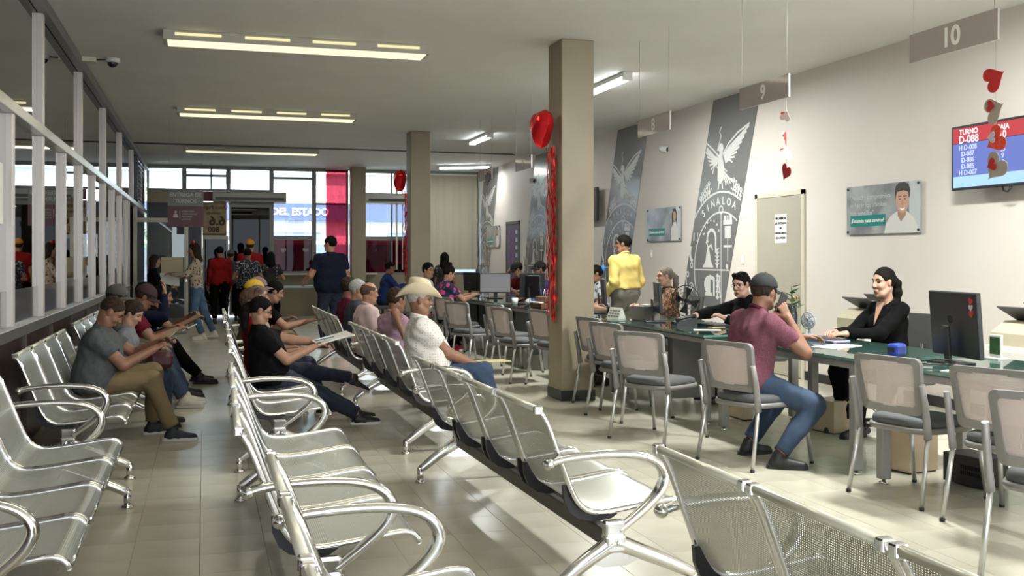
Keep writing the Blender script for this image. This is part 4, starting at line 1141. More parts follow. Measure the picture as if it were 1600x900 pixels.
# ------------------------------------------------ people at the desks
person('man in a heathered plum polo and black cap with a phone at his ear', (3.57, 6.30), -4, CHS, s=1.0, lean=12, twist=10, head=(24, 12), slump=.93,
       hands=[(.52, .16, .82), (.235, -.175, .985)], poles=[None, (.25, -.35, -1)], feet=[(.12, .19, .085), (.10, -.30, .085)], foot_yaw=(6, -30), kpoles=[(1, .15, .6), (1, -.25, .6)],
       skin='brown', shirt=HEATHER, sleeve=.5, pants=DENIM, shoes=(SHOE_B, SOLE_B), hair=('short', 'dark'), hat=('cap', M('charcoal_cap', (.009, .0095, .011), .85)), build=1.08, collar=PLUM, near=1, seed=3, curl=(.8, 1.3), palms=[None, (0, .9, .3)],
       extras=[held('mobile_phone', 'black mobile phone held to the ear of the man in the plum polo', 'phone', (.070, .010, .145), (.215, -.120, 1.085), (0, 28, 24), PHONE)])
def necklace(I):
    hp = I['hp']; N = I['N']; f, l, td = I['fwd'], I['lat'], I['td']
    MB().tube([N+td*.02-f*.03+l*.06, N-td*.015+f*.055+l*.045, N-td*.04+f*.085, N-td*.015+f*.055-l*.045, N+td*.02-f*.03-l*.06], .003, 6).build('necklace', M('gold', (.7, .5, .2), .25, 1), I['t'])
def lapels(I):
    N = I['N']; f, l, td = I['fwd'], I['lat'], I['td']
    MB().add([N+td*.005+f*.062+l*.045, N+td*.005+f*.062-l*.045, N-td*.175+f*.150], [(0, 1, 2)]).add([N+td*.0+f*.067+l*.045, N+td*.0+f*.067-l*.045, N-td*.172+f*.151], [(0, 1, 2)]).build('neckline', SK['fair'], I['t'])
person('woman in black with a low dark ponytail typing at desk nine', (5.28, 6.98), 184, CHS, s=.99, lean=6, head=(0, 4),
       hands=[(.50, .07, .805), (.48, -.10, .805)], feet=[(.42, .10, .085), (.36, -.12, .085)], skin='fair', shirt=cloth('black_blazer', (.004, .004, .0045)), sleeve=1, vneck=True, pants=BLKC, hair=('pony', 'black'), female=True, near=1, seed=4, extras=[necklace, lapels, watch(0, M('gold', (.7, .5, .2), .25, 1))], shoes=(SHOE_B, SOLE_B), curl=(.6, .6))
person('man in a black sweater and glasses reaching across desk eight', (5.20, 8.95), 178, CHS, slump=.92, s=.98, lean=15, head=(28, 12), twist=18,
       hands=[(.36, .06, .805), (.60, -.10, .835)], skin='fair', shirt=BLKC, sleeve=1, pants=BLKC, hair=('quiff', 'black'), near=1, seed=5, extras=[glasses()], curl=(.9, .7), poles=[None, (-.2, -.8, -.1)])
person('woman in a leopard print blouse with a grey ponytail behind the small desk fan', (5.25, 11.0), 172, CHS, s=.95, lean=4, head=(0, 3), hands=[(.36, .12, .82), (.36, -.12, .82)],
       skin='fair', shirt=LEO, sleeve=1, pants=BLKC, hair=('pony', 'streak'), female=True, build=1.15, near=2, seed=6, extras=[glasses()])
person('standing man in a yellow dress shirt and grey slacks behind the desks', (5.32, 12.5), 112, None, s=1.0, lean=2, head=(40, 2), hands=[(.14, .24, .90), (.16, -.24, .90)], poles=[(-1, .25, -.3), (-1, -.25, -.3)], hem_up=.065,
       skin='brown', shirt=YELLOW, sleeve=1, pants=GREYC, hair=('short', 'black'), build=1.16, belly=.02, near=2, seed=7, extras=[belt(), glasses()], collar=YELLOW)
person('person with a blue hair band and mask half hidden behind the near column', (5.32, 13.3), 178, CHS, s=.95, head=(0, 12), lean=8, hands=[(.35, .1, .82), (.35, -.1, .82)], skin='brown', shirt=WPRINT, sleeve=.5, pants=BLKC, hair=('thick', 'black'), female=True, near=3, seed=8,
       extras=[lambda I: MB().sphere(I['hp'](-.13, 0, .05), .05, sc=(.7, 1, 1.2)).build('blue_hair_bow', M('blue_bow', (.03, .20, .55), .5), I['t']),
               lambda I: MB().sphere(I['hp'](.065, 0, -.045), .05, sc=(.8, 1.1, 1)).build('purple_mask', M('purple_mask', (.16, .05, .16), .8), I['t'])])
person('customer in a white shirt almost hidden behind the near column', (3.76, 10.60), 0, CHS, s=.98, lean=14, head=(0, 10), hands=[(.42, .12, .83), (.40, -.24, .83)], poles=[None, (-.3, -1, -.2)], skin='tan', shirt=WHITET, sleeve=.5, pants=DENIM_N, near=3, seed=9)
person('man in a maroon shirt and black cap resting his forehead on his hand', (5.28, 16.6), 182, CHS, s=1.02, lean=16, head=(0, 28), hands=[(.32, .16, .84), (.30, -.10, 1.17)], poles=[None, (.7, -.2, -1)], palms=[None, (-1, 0, .2)], skin='tan', shirt=cloth('dark_red_shirt', (.085, .006, .010)), sleeve=.5, pants=BLKC, hat=('cap', M('black_cap', (.010, .010, .011), .8)), build=1.1, near=2, seed=10, extras=[watch(1)])
person('man in a blue T-shirt and black cap at the left edge of the near column', (5.15, 15.4), 180, CHS, s=1.0, lean=4, head=(0, 5), hands=[(.34, .12, .84), (.34, -.12, .84)], skin='brown', shirt=BLUET, sleeve=.5, pants=BLKC, hat=('cap', M('black_cap', (.010, .010, .011), .8)), near=2, seed=11, extras=[beard()])
person('woman in a navy dress with pink flowers and a hair bun', (3.36, 14.75), 8, CHS, s=.94, lean=8, head=(0, 22), hands=[(.46, .12, .84), (.46, -.12, .84)], feet=[(.25, .1, .085), (.05, -.1, .085)], skin='tan', shirt=FLOR, sleeve=.5, pants=BLKC, hair=('bun', 'black'), female=True, build=1.22, belly=.03, near=2, seed=12, shoes=(SHOE_R, SOLE_W))
person('man in a white T-shirt looking back toward the viewer near the second column', (3.30, 15.85), -20, CHS, s=.98, lean=6, twist=-10, head=(-38, 6), hands=[(.35, .1, .75), (.35, -.1, .75)], skin='tan', shirt=WHITET, pants=DENIM_D, near=2, seed=13, hair=('thick', 'black'))
person('woman with long black hair in a dark flowered top behind the man in white', (4.35, 18.9), 60, None, s=.88, head=(0, 5), skin='brown', shirt=SPECK, pants=BLKC, hair=('long', 'black'), female=True, near=3, seed=14)
person('man in a blue jacket sitting at the counter by the street windows', (3.36, 20.0), 4, CHS, s=1.0, lean=12, head=(0, 8), hands=[(.48, .1, .86), (.48, -.12, .86)], skin='brown', shirt=BLUEJ, sleeve=1, pants=DENIM_D, near=3, seed=15)
# ------------------------------------------------ row on the right-hand benches
person('man in a cream cowboy hat and small-print white shirt sitting on the bench', (1.72, 8.04), -5, BS, slump=.92, s=1.0, lean=-10, head=(-4, 5), hands=[(.34, .10, .53), (.36, -.10, .545)], feet=[(.55, .16, .085), (.52, -.16, .085)], poles=[None, (-.9, -.35, -.6)],
       skin='brown', shirt=DOTS, sleeve=.5, pants=DENIM, hair=('crop', 'grey'), hat=('cowboy', M('cream_felt_hat', (.74, .63, .44), .75, var=(5, .06))), build=1.2, belly=.03, near=1, seed=16, extras=[moustache('grey')], collar=DOTS, curl=(.8, 1.0))
person('man in a lilac polo with his arm over the bench back', (1.62, 9.22), 20, BS, slump=.90, s=.93, lean=4, head=(10, 8), hands=[(.38, .10, .54), (-.10, -.42, .70)], poles=[None, (-.5, -.3, .6)], palms=[None, (-.4, 0, -1)], skin='brown', shirt=LILAC, sleeve=.5, pants=DENIM_D, hair=('short', 'dark'), near=1, seed=17, collar=LILAC, curl=(.8, .9))
person('bald man in a pink checked shirt seen from behind', (1.62, 10.72), 8, BS, slump=.90, s=.95, lean=2, head=(6, 4), skin='tan', shirt=CHECK, sleeve=.5, pants=DENIM_D, hair=('bald', 'stubble'), build=1.12, near=2, seed=18, collar=CHECK)
person('grey-haired man with glasses in a slate T-shirt on the far bench', (1.60, 11.4), 2, BS, slump=.90, s=.97, lean=2, head=(-14, 6), skin='tan', shirt=SLATE, sleeve=.5, pants=DENIM_D, hair=('short', 'grey'), build=1.1, near=2, seed=19, extras=[glasses()])
person('dark-haired person in a maroon T-shirt beside the grey-haired man', (1.60, 12.0), 10, BS, slump=.90, s=.98, lean=0, head=(20, 4), skin='brown', shirt=cloth('wine_tshirt', (.12, .015, .035)), sleeve=.5, pants=DENIM_D, hair=('thick', 'dark'), near=3, seed=20)
person('big man in a navy T-shirt standing with his back to the viewer', (1.88, 16.0), 112, None, s=1.02, head=(32, 4), hands=[(.28, .30, 1.04), (.02, -.34, .84)], skin='tan', shirt=NAVY, sleeve=.5, pants=DENIM_N, hair=('short', 'black'), build=1.2, belly=.04, near=2, seed=21, extras=[watch(1)])
# ------------------------------------------------ middle benches
person('woman in a black T-shirt with a ponytail reading papers on the middle bench', (.50, 8.42), 0, BS, slump=.84, s=.92, lean=-12, head=(-3, 20), hands=[(.42, .10, .70), (.33, -.14, .68)], feet=[(.80, .14, .085), (.78, -.06, .085)], poles=[None, (-.6, -.35, -.75)],
       skin='tan', shirt=BLKC, sleeve=.5, pants=DENIM_D, hair=('pony', 'black'), female=True, build=1.22, belly=.025, near=1, seed=22, extras=[glasses((.06, .03, .02)),
       held('papers', 'white sheets held by the woman in the black T-shirt', 'papers', (.30, .22, .008), (.50, -.02, .745), (4, -14, 8), PAPER),
       held('mobile_phone', 'dark mobile phone in the hand of the woman with the papers', 'phone', (.15, .07, .009), (.42, -.14, .752), (0, -12, 5), PHONE)], shoes=SKN)
person('bearded man in a red shirt with crossed legs behind the woman in black', (.46, 9.02), 0, BS, slump=.88, s=.96, lean=-10, head=(-18, 2), hands=[(.30, .14, .60), (.28, -.12, .60)], feet=[(.55, .16, .085), (.86, .02, .33)], kpoles=[None, (.7, 0, 1)], skin='tan', shirt=REDS, sleeve=.5, pants=DENIM_N, hair=('quiff', 'stubble'), near=2, seed=23, extras=[beard()], shoes=(SHOE_B, M('pinkish_sole', (.55, .42, .40), .6)), foot_yaw=(8, 10))
person('woman with grey-streaked hair on the middle far bench', (.47, 10.35), 0, BS, slump=.90, s=.93, lean=2, head=(-6, 4), skin='olive', shirt=cloth('pale_blouse', (.36, .30, .27)), sleeve=.5, pants=DENIM_D, hair=('pony', 'streak'), female=True, near=2, seed=24)
person('person wearing a yellow cap on the middle far bench', (.46, 10.95), 10, BS, slump=.90, s=.98, lean=2, head=(8, 6), skin='tan', shirt=OLIVE, pants=KHAKI, hair=('short', 'dark'), hat=('cap', M('yellow_cap', (.55, .33, .015), .7), M('olive_brim', (.10, .09, .04), .8)), near=3, seed=25)
person('person wearing a grey and pink cap with a scarf on the middle far bench', (.50, 11.55), 0, BS, slump=.90, s=1.0, lean=4, head=(-6, 8), skin='tan', shirt=cloth('grey_scarf', (.22, .21, .21)), pants=KHAKI, hair=('short', 'dark'), hat=('cap', M('grey_pink_cap', (.22, .17, .17), .8, var=(5, .4, (.20, .10, .12)))), near=3, seed=26)
person('man in a black T-shirt leaning forward and pointing his hand into the aisle', (.50, 12.1), 0, BS, slump=.90, s=1.02, lean=26, head=(0, 22), hands=[(.42, .12, .66), (.62, -.14, .66)], feet=[(.38, .16, .085), (.34, -.16, .085)], skin='tan', shirt=BLKC, sleeve=.5, pants=KHAKI, hair=('short', 'black'), build=1.1, near=2, seed=27, curl=(.8, .4),
       extras=[held('pen', 'thin pen in the pointing hand of the man in the black T-shirt', 'pen', (.16, .012, .012), (.84, -.15, .70), (0, -22, 0), M('wooden_pen', (.30, .18, .09), .5))])
# ------------------------------------------------ benches along the partition
person('man in a grey T-shirt and khaki trousers looking down at his phone', (-.80, 8.40), -3, BS, slump=.82, s=.98, lean=6, head=(0, 40), neck_fwd=.25, hands=[(.47, .05, .74), (.44, -.12, .70)], feet=[(.40, .20, .085), (.58, -.14, .085)], poles=[None, (-.75, -.4, -.7)], kpoles=[(.8, .1, .8), (.9, 0, .9)],
       skin='brown', shirt=GREYT, sleeve=.5, pants=KHAKI, hair=('crop', 'dark'), build=1.15, belly=.03, near=1, seed=28, curl=(1.0, 1.0), shoes=(M('dark_blue_shoe', (.02, .024, .035), .6), SOLE_W),
       extras=[held('mobile_phone', 'mobile phone in the hands of the man in the grey T-shirt', 'phone', (.15, .075, .009), (.53, -.04, .745), (0, -28, 0), PHONE),
               held('folded_paper', 'beige folded paper held by the man in the grey T-shirt', 'paper', (.13, .09, .004), (.54, .06, .80), (10, -40, 20), M('manila_paper', (.55, .42, .30), .7))])
person('child in a pale grey hoodie leaning beside the man in grey', (-.66, 8.95), -5, BS, slump=.90, s=.82, lean=8, head=(-10, 30), skin='olive', shirt=HOOD, sleeve=1, pants=DENIM, hair=('thick', 'dark'), near=2, seed=29)
person('person in an olive cap and khaki vest behind the child in the hoodie', (-.78, 10.10), 0, BS, slump=.90, s=.95, lean=-2, head=(-6, 16), hands=[(.36, .1, .56), (.36, -.1, .56)], feet=[(.62, .14, .085), (.60, -.12, .085)], skin='tan', shirt=OLIVE, sleeve=1, pants=DENIM, hair=('short', 'dark'), hat=('cap', M('olive_cap', (.075, .075, .062), .8)), near=2, seed=30, shoes=(SHOE_W, SOLE_W))
person('man in a maroon polo and maroon cap bent over his phone', (-.80, 10.75), 0, BS, slump=.90, s=1.0, lean=20, head=(0, 32), neck_fwd=.15, hands=[(.50, .10, .68), (.52, -.10, .68)], feet=[(.60, .16, .085), (.62, -.12, .085)], skin='brown', shirt=MAROON, sleeve=.5, pants=DENIM, hair=('short', 'dark'), hat=('cap', M('maroon_cap', (.030, .008, .014), .8)), build=1.1, near=2, seed=31, collar=M('white_collar_stripe', (.6, .55, .55), .7),
       extras=[held('mobile_phone', 'white mobile phone held by the man in the maroon cap', 'phone', (.15, .075, .01), (.66, -.02, .70), (0, -25, 0), WHITEP)])
person('person in a navy jacket with a hand raised to the face', (-.80, 11.4), 0, BS, slump=.90, s=.98, lean=18, head=(0, 30), hands=[(.42, .10, .62), (.40, -.06, 1.02)], poles=[None, (.6, -.2, -1)], palms=[None, (-1, 0, 0)], skin='tan', shirt=NAVY, sleeve=1, pants=DENIM_D, hair=('thick', 'black'), near=3, seed=32)
person('young man in a black T-shirt leaning forward beside the glass door', (-.78, 11.95), 0, BS, slump=.90, s=1.02, lean=34, head=(0, 8), hands=[(.62, .12, .74), (.66, -.12, .72)], feet=[(.70, .16, .085), (.74, -.12, .085)], skin='brown', shirt=BLKC, sleeve=.5, pants=BLKC, hair=('thick', 'black'), near=2, seed=33, curl=(1.2, 1.4))
# ------------------------------------------------ standing at the back
def red_bow(I):
    for sd in (1, -1): MB().sphere(I['hp'](0, .045*sd, .145), .045, sc=(.7, 1, .8)).build('red_bow', M('red_bow', (.5, .02, .02), .5), I['t'])
person('woman in a cream printed blouse and jeans holding a beige folder', (-.12, 18.3), 178, None, s=.97, lean=2, head=(0, 8), hands=[(.40, .12, 1.12), (.36, -.10, 1.10)], feet=[(-.10, .10, .085), (-.28, -.10, .11)], skin='tan', shirt=BLOUSE, sleeve=1, pants=M('light_denim', (.07, .14, .25), .85, var=(9, .3)), hair=('long', 'dark'), female=True, near=2, seed=34, shoes=(SHOE_W, SOLE_W),
       extras=[red_bow, held('folder', 'beige cardboard folder held up by the woman in the printed blouse', 'folder', (.03, .36, .30), (.40, .0, 1.25), (0, 4, 82), M('manila_folder', (.50, .43, .28), .7)),
               held('paper_sheet', 'white sheet below the beige folder at the glass door', 'paper', (.01, .32, .22), (.44, .0, 1.02), (0, 4, 82), PAPER)])
person('woman in a black jacket with long dark hair beside the glass door', (-.86, 18.2), 8, None, s=.85, lean=6, head=(0, 4), hands=[(.34, .10, .92), (.32, -.10, .90)], skin='tan', shirt=BLKC, sleeve=1, pants=BLKC, hair=('long', 'dark'), female=True, near=2, seed=35)
person('man in a navy shirt with white squiggles standing with his back turned', (.80, 20.4), 92, None, s=.93, head=(0, 6), hands=[(.22, .16, 1.0), (.22, -.16, 1.0)], skin='brown', shirt=SQUIG, sleeve=.5, pants=BLKC, hair=('short', 'black'), build=1.06, near=2, seed=36)
person('person in an orange cap and red shirt standing at the entrance', (.92, 22.0), 95, None, s=1.04, head=(-10, 0), skin='tan', shirt=REDS, sleeve=.5, pants=BLKC, hair=('short', 'dark'), hat=('cap', M('orange_cap', (.50, .20, .015), .7)), build=1.06, near=3, seed=37)
person('woman with long black hair in a dark speckled blouse in the queue', (1.27, 20.9), 85, None, s=.89, head=(0, 8), hands=[(.22, .16, .96), (.24, -.18, .98)], skin='tan', shirt=SPECK, sleeve=.5, pants=BLKC, hair=('long', 'black'), female=True, near=2, seed=38)
person('person in a dark red hooded top facing the entrance door', (.32, 22.4), 92, None, s=.96, head=(0, 12), skin='brown', shirt=REDS, sleeve=1, pants=BLKC, hair=('short', 'black'), build=1.02, near=3, seed=39)
person('person in a grey cap beside the red-shirted man at the entrance', (.56, 23.2), 95, None, s=.92, head=(0, 4), skin='brown', shirt=cloth('dark_grey_top', (.06, .06, .06)), sleeve=1, pants=BLKC, hair=('short', 'dark'), hat=('cap', M('grey_cap', (.12, .12, .115), .8)), near=3, seed=40)
# ================================================================== WALL GRAPHICS
BAN_G = M('grey_vinyl_banner', (.165, .165, .165), .22, coat=.25); BAN_W = M('white_vinyl_print', (.62, .61, .60), .4)
BW_, SL = 1.24, .347
def ban_left(b): return -.22-(3.51-1.23-b)*SL      # left edge of the slanted strip at height b above the seal centre
def emblem_mesh():
    mb = MB()
    def inside(a, b): return ban_left(b)+.012 < a < ban_left(b)+BW_-.012 and -.46 < b < 2.25
    def stroke(pts, w=.018):
        out = []
        for p, q in zip(pts[:-1], pts[1:]):
            L_ = math.dist(p, q); n = max(1, int(L_/.03))
            for i in range(n):
                x0, y0 = p[0]+(q[0]-p[0])*i/n, p[1]+(q[1]-p[1])*i/n; x1, y1 = p[0]+(q[0]-p[0])*(i+1)/n, p[1]+(q[1]-p[1])*(i+1)/n
                if not (inside(x0, y0) and inside(x1, y1)): continue
                d = math.hypot(x1-x0, y1-y0) or 1; tx, ty = (x1-x0)/d*w*.25, (y1-y0)/d*w*.25; nx, ny = -(y1-y0)/d*w/2, (x1-x0)/d*w/2
                mb.add([(-.005, -(x0-tx+nx), y0-ty+ny), (-.005, -(x0-tx-nx), y0-ty-ny), (-.005, -(x1+tx-nx), y1+ty-ny), (-.005, -(x1+tx+nx), y1+ty+ny)], [(0, 1, 2, 3)])
    def arc(cx, cy, r, a0, a1, n=40): return [(cx+r*math.cos(R(a0+(a1-a0)*i/n)), cy+r*math.sin(R(a0+(a1-a0)*i/n))) for i in range(n+1)]
    def fill(pts):
        if all(inside(*p) for p in pts): mb.add([(-.005, -a, b) for a, b in pts], [tuple(range(len(pts)))])
    stroke(arc(0, 0, 1.04, 60, 230, 110), .026); stroke(arc(0, 0, .77, 30, 240, 110), .022)
    stroke([(0, -.45), (0, .77)], .018); stroke([(-.77, 0), (.6, 0)], .018)
    stroke(arc(0, .80, .05, 0, 360, 16), .02)
    # shield quarters: arch with dots, mountain and tree, tower, helmet and column
    stroke(arc(-.27, .42, .12, 0, 200, 20), .045); stroke([(-.15, .42), (-.15, .25)], .04)
    for k in range(7):
        a = R(20+25*k); fill(arc(-.27+.22*math.cos(a), .45+.22*math.sin(a), .018, 0, 360, 8)[:-1])
    stroke([(-.42, .38), (-.36, .30), (-.28, .34), (-.24, .27)], .03)
    fill([(-.50, .06), (-.44, .12), (-.40, .30), (-.34, .30), (-.28, .12), (-.24, .06)]); fill([(-.52, .03), (-.22, .03), (-.22, .06), (-.52, .06)])
    stroke([(-.11, .03), (-.11, .28)], .03)
    for k in range(5): stroke([(-.16, .09+k*.05), (-.11, .06+k*.05), (-.06, .09+k*.05)], .016)
    for (x0, x1, y0, y1) in ((.06, .30, .60, .66), (.08, .14, .66, .72), (.16, .20, .66, .72), (.23, .29, .66, .72), (.10, .26, .42, .58), (.07, .29, .30, .33), (.05, .31, .22, .25), (.09, .27, .12, .20)):
        fill([(x0, y0), (x1, y0), (x1, y1), (x0, y1)])
    stroke([(.18, .12), (.18, .42)], .02); fill(arc(.16, .05, .035, 0, 360, 10)[:-1])
    fill(arc(-.36, -.20, .12, 60, 300, 16)); stroke([(-.32, -.09), (-.20, -.12), (-.20, -.34)], .05); stroke([(-.44, -.33), (-.26, -.33)], .05)
    stroke([(-.10, -.06), (-.10, -.38)], .045); stroke([(-.04, -.08), (-.06, -.2), (-.02, -.36)], .03)
    for k in range(5): stroke([(-.14, -.08-k*.07), (-.06, -.08-k*.07)], .02)
    # ring ornaments
    for (an, rr, kind) in ((146, .905, 'f'), (166, .905, 'g'), (184, .985, 'o'), (196, .905, 'c'), (176, .86, 'o')):
        x, y = rr*math.cos(R(an)), rr*math.sin(R(an))
        if kind == 'f': fill([(x-.07, y-.03), (x+.06, y-.03), (x+.07, y+.05), (x-.06, y+.05)]); stroke([(x+.08, y), (x+.06, y-.12)], .02); stroke([(x-.03, y), (x-.04, y-.10)], .03)
        if kind == 'g': stroke([(x, y+.13), (x-.03, y), (x, y-.08), (x+.04, y-.10)], .055)
        if kind == 'o': stroke(arc(x, y, .035, 0, 360, 14), .022)
        if kind == 'c': stroke(arc(x, y, .06, 0, 360, 16), .018); fill(arc(x, y, .025, 0, 360, 10)[:-1])
    # plants on the rim
    for (x0, s_) in ((-.42, -1), (.42, 1)):
        for k in range(5):
            y = math.sqrt(max(0, 1.06**2-(x0+s_*.06*k-s_*.1)**2)); x = x0+s_*.06*k-s_*.1
            stroke([(x, y), (x+s_*.02, y+.16-.02*k)], .022); stroke([(x-.05, y+.07), (x, y+.03), (x+.05, y+.09)], .018); stroke(arc(x+s_*.02, y+.16-.02*k, .028, 0, 360, 10), .014)
    # eagle: body, tail, legs, head, snake, wings
    fill([(-.10, 1.20), (-.02, 1.14), (.07, 1.20), (.09, 1.34), (.04, 1.50), (.05, 1.58), (-.02, 1.60), (-.07, 1.52), (-.09, 1.36)][::1])
    for k in range(5): stroke([(.06+.035*k, 1.33-.03*k), (.13+.06*k, 1.12+.01*k)], .024)
    for k in range(4): stroke([(.04, 1.36-.04*k), (.16, 1.30-.05*k)], .018)
    stroke([(-.06, 1.16), (-.08, 1.08)], .03); stroke([(.03, 1.15), (.04, 1.08)], .03)
    fill(arc(0.0, 1.62, .065, 0, 360, 14)[:-1]); fill([(-.055, 1.64), (-.12, 1.60), (-.055, 1.585)])
    stroke([(-.10, 1.60), (-.04, 1.70), (.0, 1.78), (-.04, 1.84), (.01, 1.90)], .018)
    stroke([(-.10, 1.56), (-.13, 1.40), (-.02, 1.28), (-.06, 1.18)], .014)
    for k in range(8):
        q = k/7
        stroke([(.07+.05*q, 1.52-.10*q), (.20+.02*q, 1.60-.15*q), (.72-.42*q, 1.83-.42*q)], .034-.008*q)
    stroke([(.06, 1.54), (.20, 1.66), (.45, 1.78), (.74, 1.86)], .026)
    for k in range(8):
        q = k/7
        stroke([(-.07-.04*q, 1.48-.06*q), (-.18, 1.52-.12*q), (-.50+.26*q, 1.72-.42*q)], .030-.006*q)
    stroke([(-.07, 1.52), (-.22, 1.62), (-.50, 1.78)], .024)
    return mb.mesh('emblem')
EMB = emblem_mesh(); EMB.materials.append(BAN_W)
def banner(yc, lab):
    t = empty('wall_banner', (XR-.003, yc, 1.23), label=lab, cat='banner', group='slanted grey emblem banners')
    top, bot = 2.28, -.50
    poly = [(ban_left(bot), bot), (ban_left(bot)+BW_, bot), (ban_left(top)+BW_, top), (ban_left(top), top)]
    MB().prism(poly, lambda a, b, x: (x, -a, b), -.003, 0).build('vinyl_strip', BAN_G, t)
    link('emblem', EMB, None, t)
    for k, ch in enumerate('SINALOA'):
        an = R(123-k*9.3); r = .915
        if ban_left(r*math.sin(an)) + .05 < r*math.cos(an) < ban_left(r*math.sin(an))+BW_-.06:
            q = text(ch, .145, BAN_W, t, (-.006, -r*math.cos(an), r*math.sin(an)), (0, 0, 0), bold=.003, depth=.003)
            q.rotation_euler = (Matrix.Rotation(R(-90), 3, 'Z') @ Matrix.Rotation(R(90), 3, 'X') @ Matrix.Rotation(an-R(90), 3, 'Z')).to_euler()
banner(12.22, 'slanted grey banner with white eagle emblem nearest to the viewer, left of the greige door')
banner(15.55, 'slanted grey banner with white eagle emblem behind the man in the yellow shirt')
banner(19.95, 'slanted grey banner with white eagle emblem just left of the near column')
banner(24.0-.02, 'slanted grey banner with white eagle emblem farthest away beside the blinds')

# ---------------------------------------------------------------- posters
def poster(yc, lab, kind):
    t = empty('wall_poster', (XR-.02, yc, 1.89), label=lab, cat='poster')
    w, h_ = 1.17, .50
    MB().bb((-.006, -w/2, -h_/2), (.004, w/2, h_/2)).build('print_board', M('poster_blurred_grey', (.19, .20, .215), .18, var=(3.5, .5, (.42, .43, .44)), coat=.5), t)
    def flat(poly, mat, d, name): return MB().prism(poly, lambda a, b, x: (x, -a, b), -.006-d, -.0055).build(name, mat, t)
    flat([(.42, -.25), (.585, -.25), (.585, .25), (.42, .25)], M('poster_pale', (.50, .53, .55), .25), .0005, 'pale_panel')
    flat([(-.52, -.17), (.06, -.17), (.06, -.055), (-.52, -.055)], M('poster_teal', (.02, .22, .21), .3), .001, 'teal_strip')
    W2 = M('poster_white_text', (.55, .56, .57), .4)
    if kind == 'man':
        for k, ln in enumerate(('"Nuestro compromiso', 'es hacer los trámites', 'más sencillos"')): text(ln, .072, W2, t, (-.0085, .525, .13-k*.082), ROT_NX, align='LEFT')
    text('¡Estamos para servirte!', .058, PAPER, t, (-.009, .23, -.112), ROT_NX, bold=.0005)
    el = lambda cx, cy, rx, ry, n=24: [(cx+rx*math.cos(2*math.pi*i/n), cy+ry*math.sin(2*math.pi*i/n)) for i in range(n)]
    pk = M('poster_skin', (.50, .30, .21), .4); hk = M('poster_hair', (.02, .016, .014), .4); sk = M('poster_shirt', (.62, .60, .58), .4)
    if kind == 'man':
        flat([(.04, -.25), (.07, -.15), (.14, -.08), (.24, -.035), (.38, -.035), (.48, -.10), (.54, -.19), (.56, -.25)], sk, .0015, 'printed_shirt')
        flat([(.25, -.02), (.25, -.08), (.30, -.14), (.37, -.08), (.38, -.01)], M('poster_neck', (.36, .20, .14), .4), .002, 'printed_neck')
        flat(el(.322, .07, .098, .125), pk, .0025, 'printed_face')
        flat([(.212, .09), (.205, .16), (.225, .215), (.27, .245), (.35, .248), (.41, .225), (.437, .17), (.43, .10), (.418, .09), (.41, .15), (.34, .165), (.25, .155), (.228, .135)], hk, .003, 'printed_hair')
        for x in (.283, .36): flat(el(x, .082, .017, .007, 12), hk, .003, 'printed_eye'); flat([(x-.026, .104), (x+.026, .106), (x+.024, .114), (x-.022, .113)], hk, .003, 'printed_brow')
        flat([(.315, .07), (.328, .07), (.337, .028), (.306, .028)], M('poster_nose', (.40, .22, .15), .4), .003, 'printed_nose')
        flat([(.283, -.002), (.322, -.012), (.365, .0), (.345, -.026), (.322, -.032), (.300, -.026)], PAPER, .003, 'printed_smile')
    else:
        flat([(.26, -.25), (.27, -.08), (.32, .02), (.42, .02), (.49, -.08), (.50, -.25)], sk, .0015, 'printed_coat')
        flat([(.30, -.05), (.30, .14), (.35, .22), (.42, .22), (.465, .14), (.46, -.02), (.43, .04), (.34, .04)], M('poster_brown_hair', (.06, .035, .022), .4), .002, 'printed_hair')
        flat(el(.383, .11, .05, .072), pk, .0025, 'printed_face')
        for x in (.365, .402): flat(el(x, .118, .008, .004, 8), hk, .003, 'printed_eye')
    for a in (-w/2+.025, w/2-.025):
        for b in (-h_/2+.025, h_/2-.025): MB().lathe([(.013, 0), (.013, .008), (.009, .012)], (-.008, -a, b), 12, mat=Euler((0, R(-90), 0)).to_matrix()).build('standoff', BLACK, t)
poster(8.83, 'glossy service poster with a smiling man in a white shirt, right of the greige door', 'man')
poster(13.97, 'glossy service poster with a woman in white behind the leopard blouse woman', 'woman')
poster(23.4, 'small far service poster beside the vertical blinds', 'woman2')
dkp = struct(empty('door_4', (XR, 21.8, 0)))
MB().bb((-.02, -.52, 0), (0, -.46, 2.2)).bb((-.02, .46, 0), (0, .52, 2.2)).bb((-.02, -.52, 2.14), (0, .52, 2.2)).build('door_frame', M('dark_frame', (.12, .11, .11), .5), dkp)
MB().bb((-.012, -.46, 0), (-.004, .46, 2.14)).build('door_leaf', M('dim_room', (.10, .085, .11), .6), dkp)
for r in range(9):
    for c in range(3): MB().bb((-.016, -.36+c*.25, .55+r*.17), (-.011, -.22+c*.25, .64+r*.17)).build('purple_tag', M('purple_card' if (r*3+c) % 3 else 'white_card', (.22, .06, .32) if (r*3+c) % 3 else (.5, .45, .52), .6), dkp)

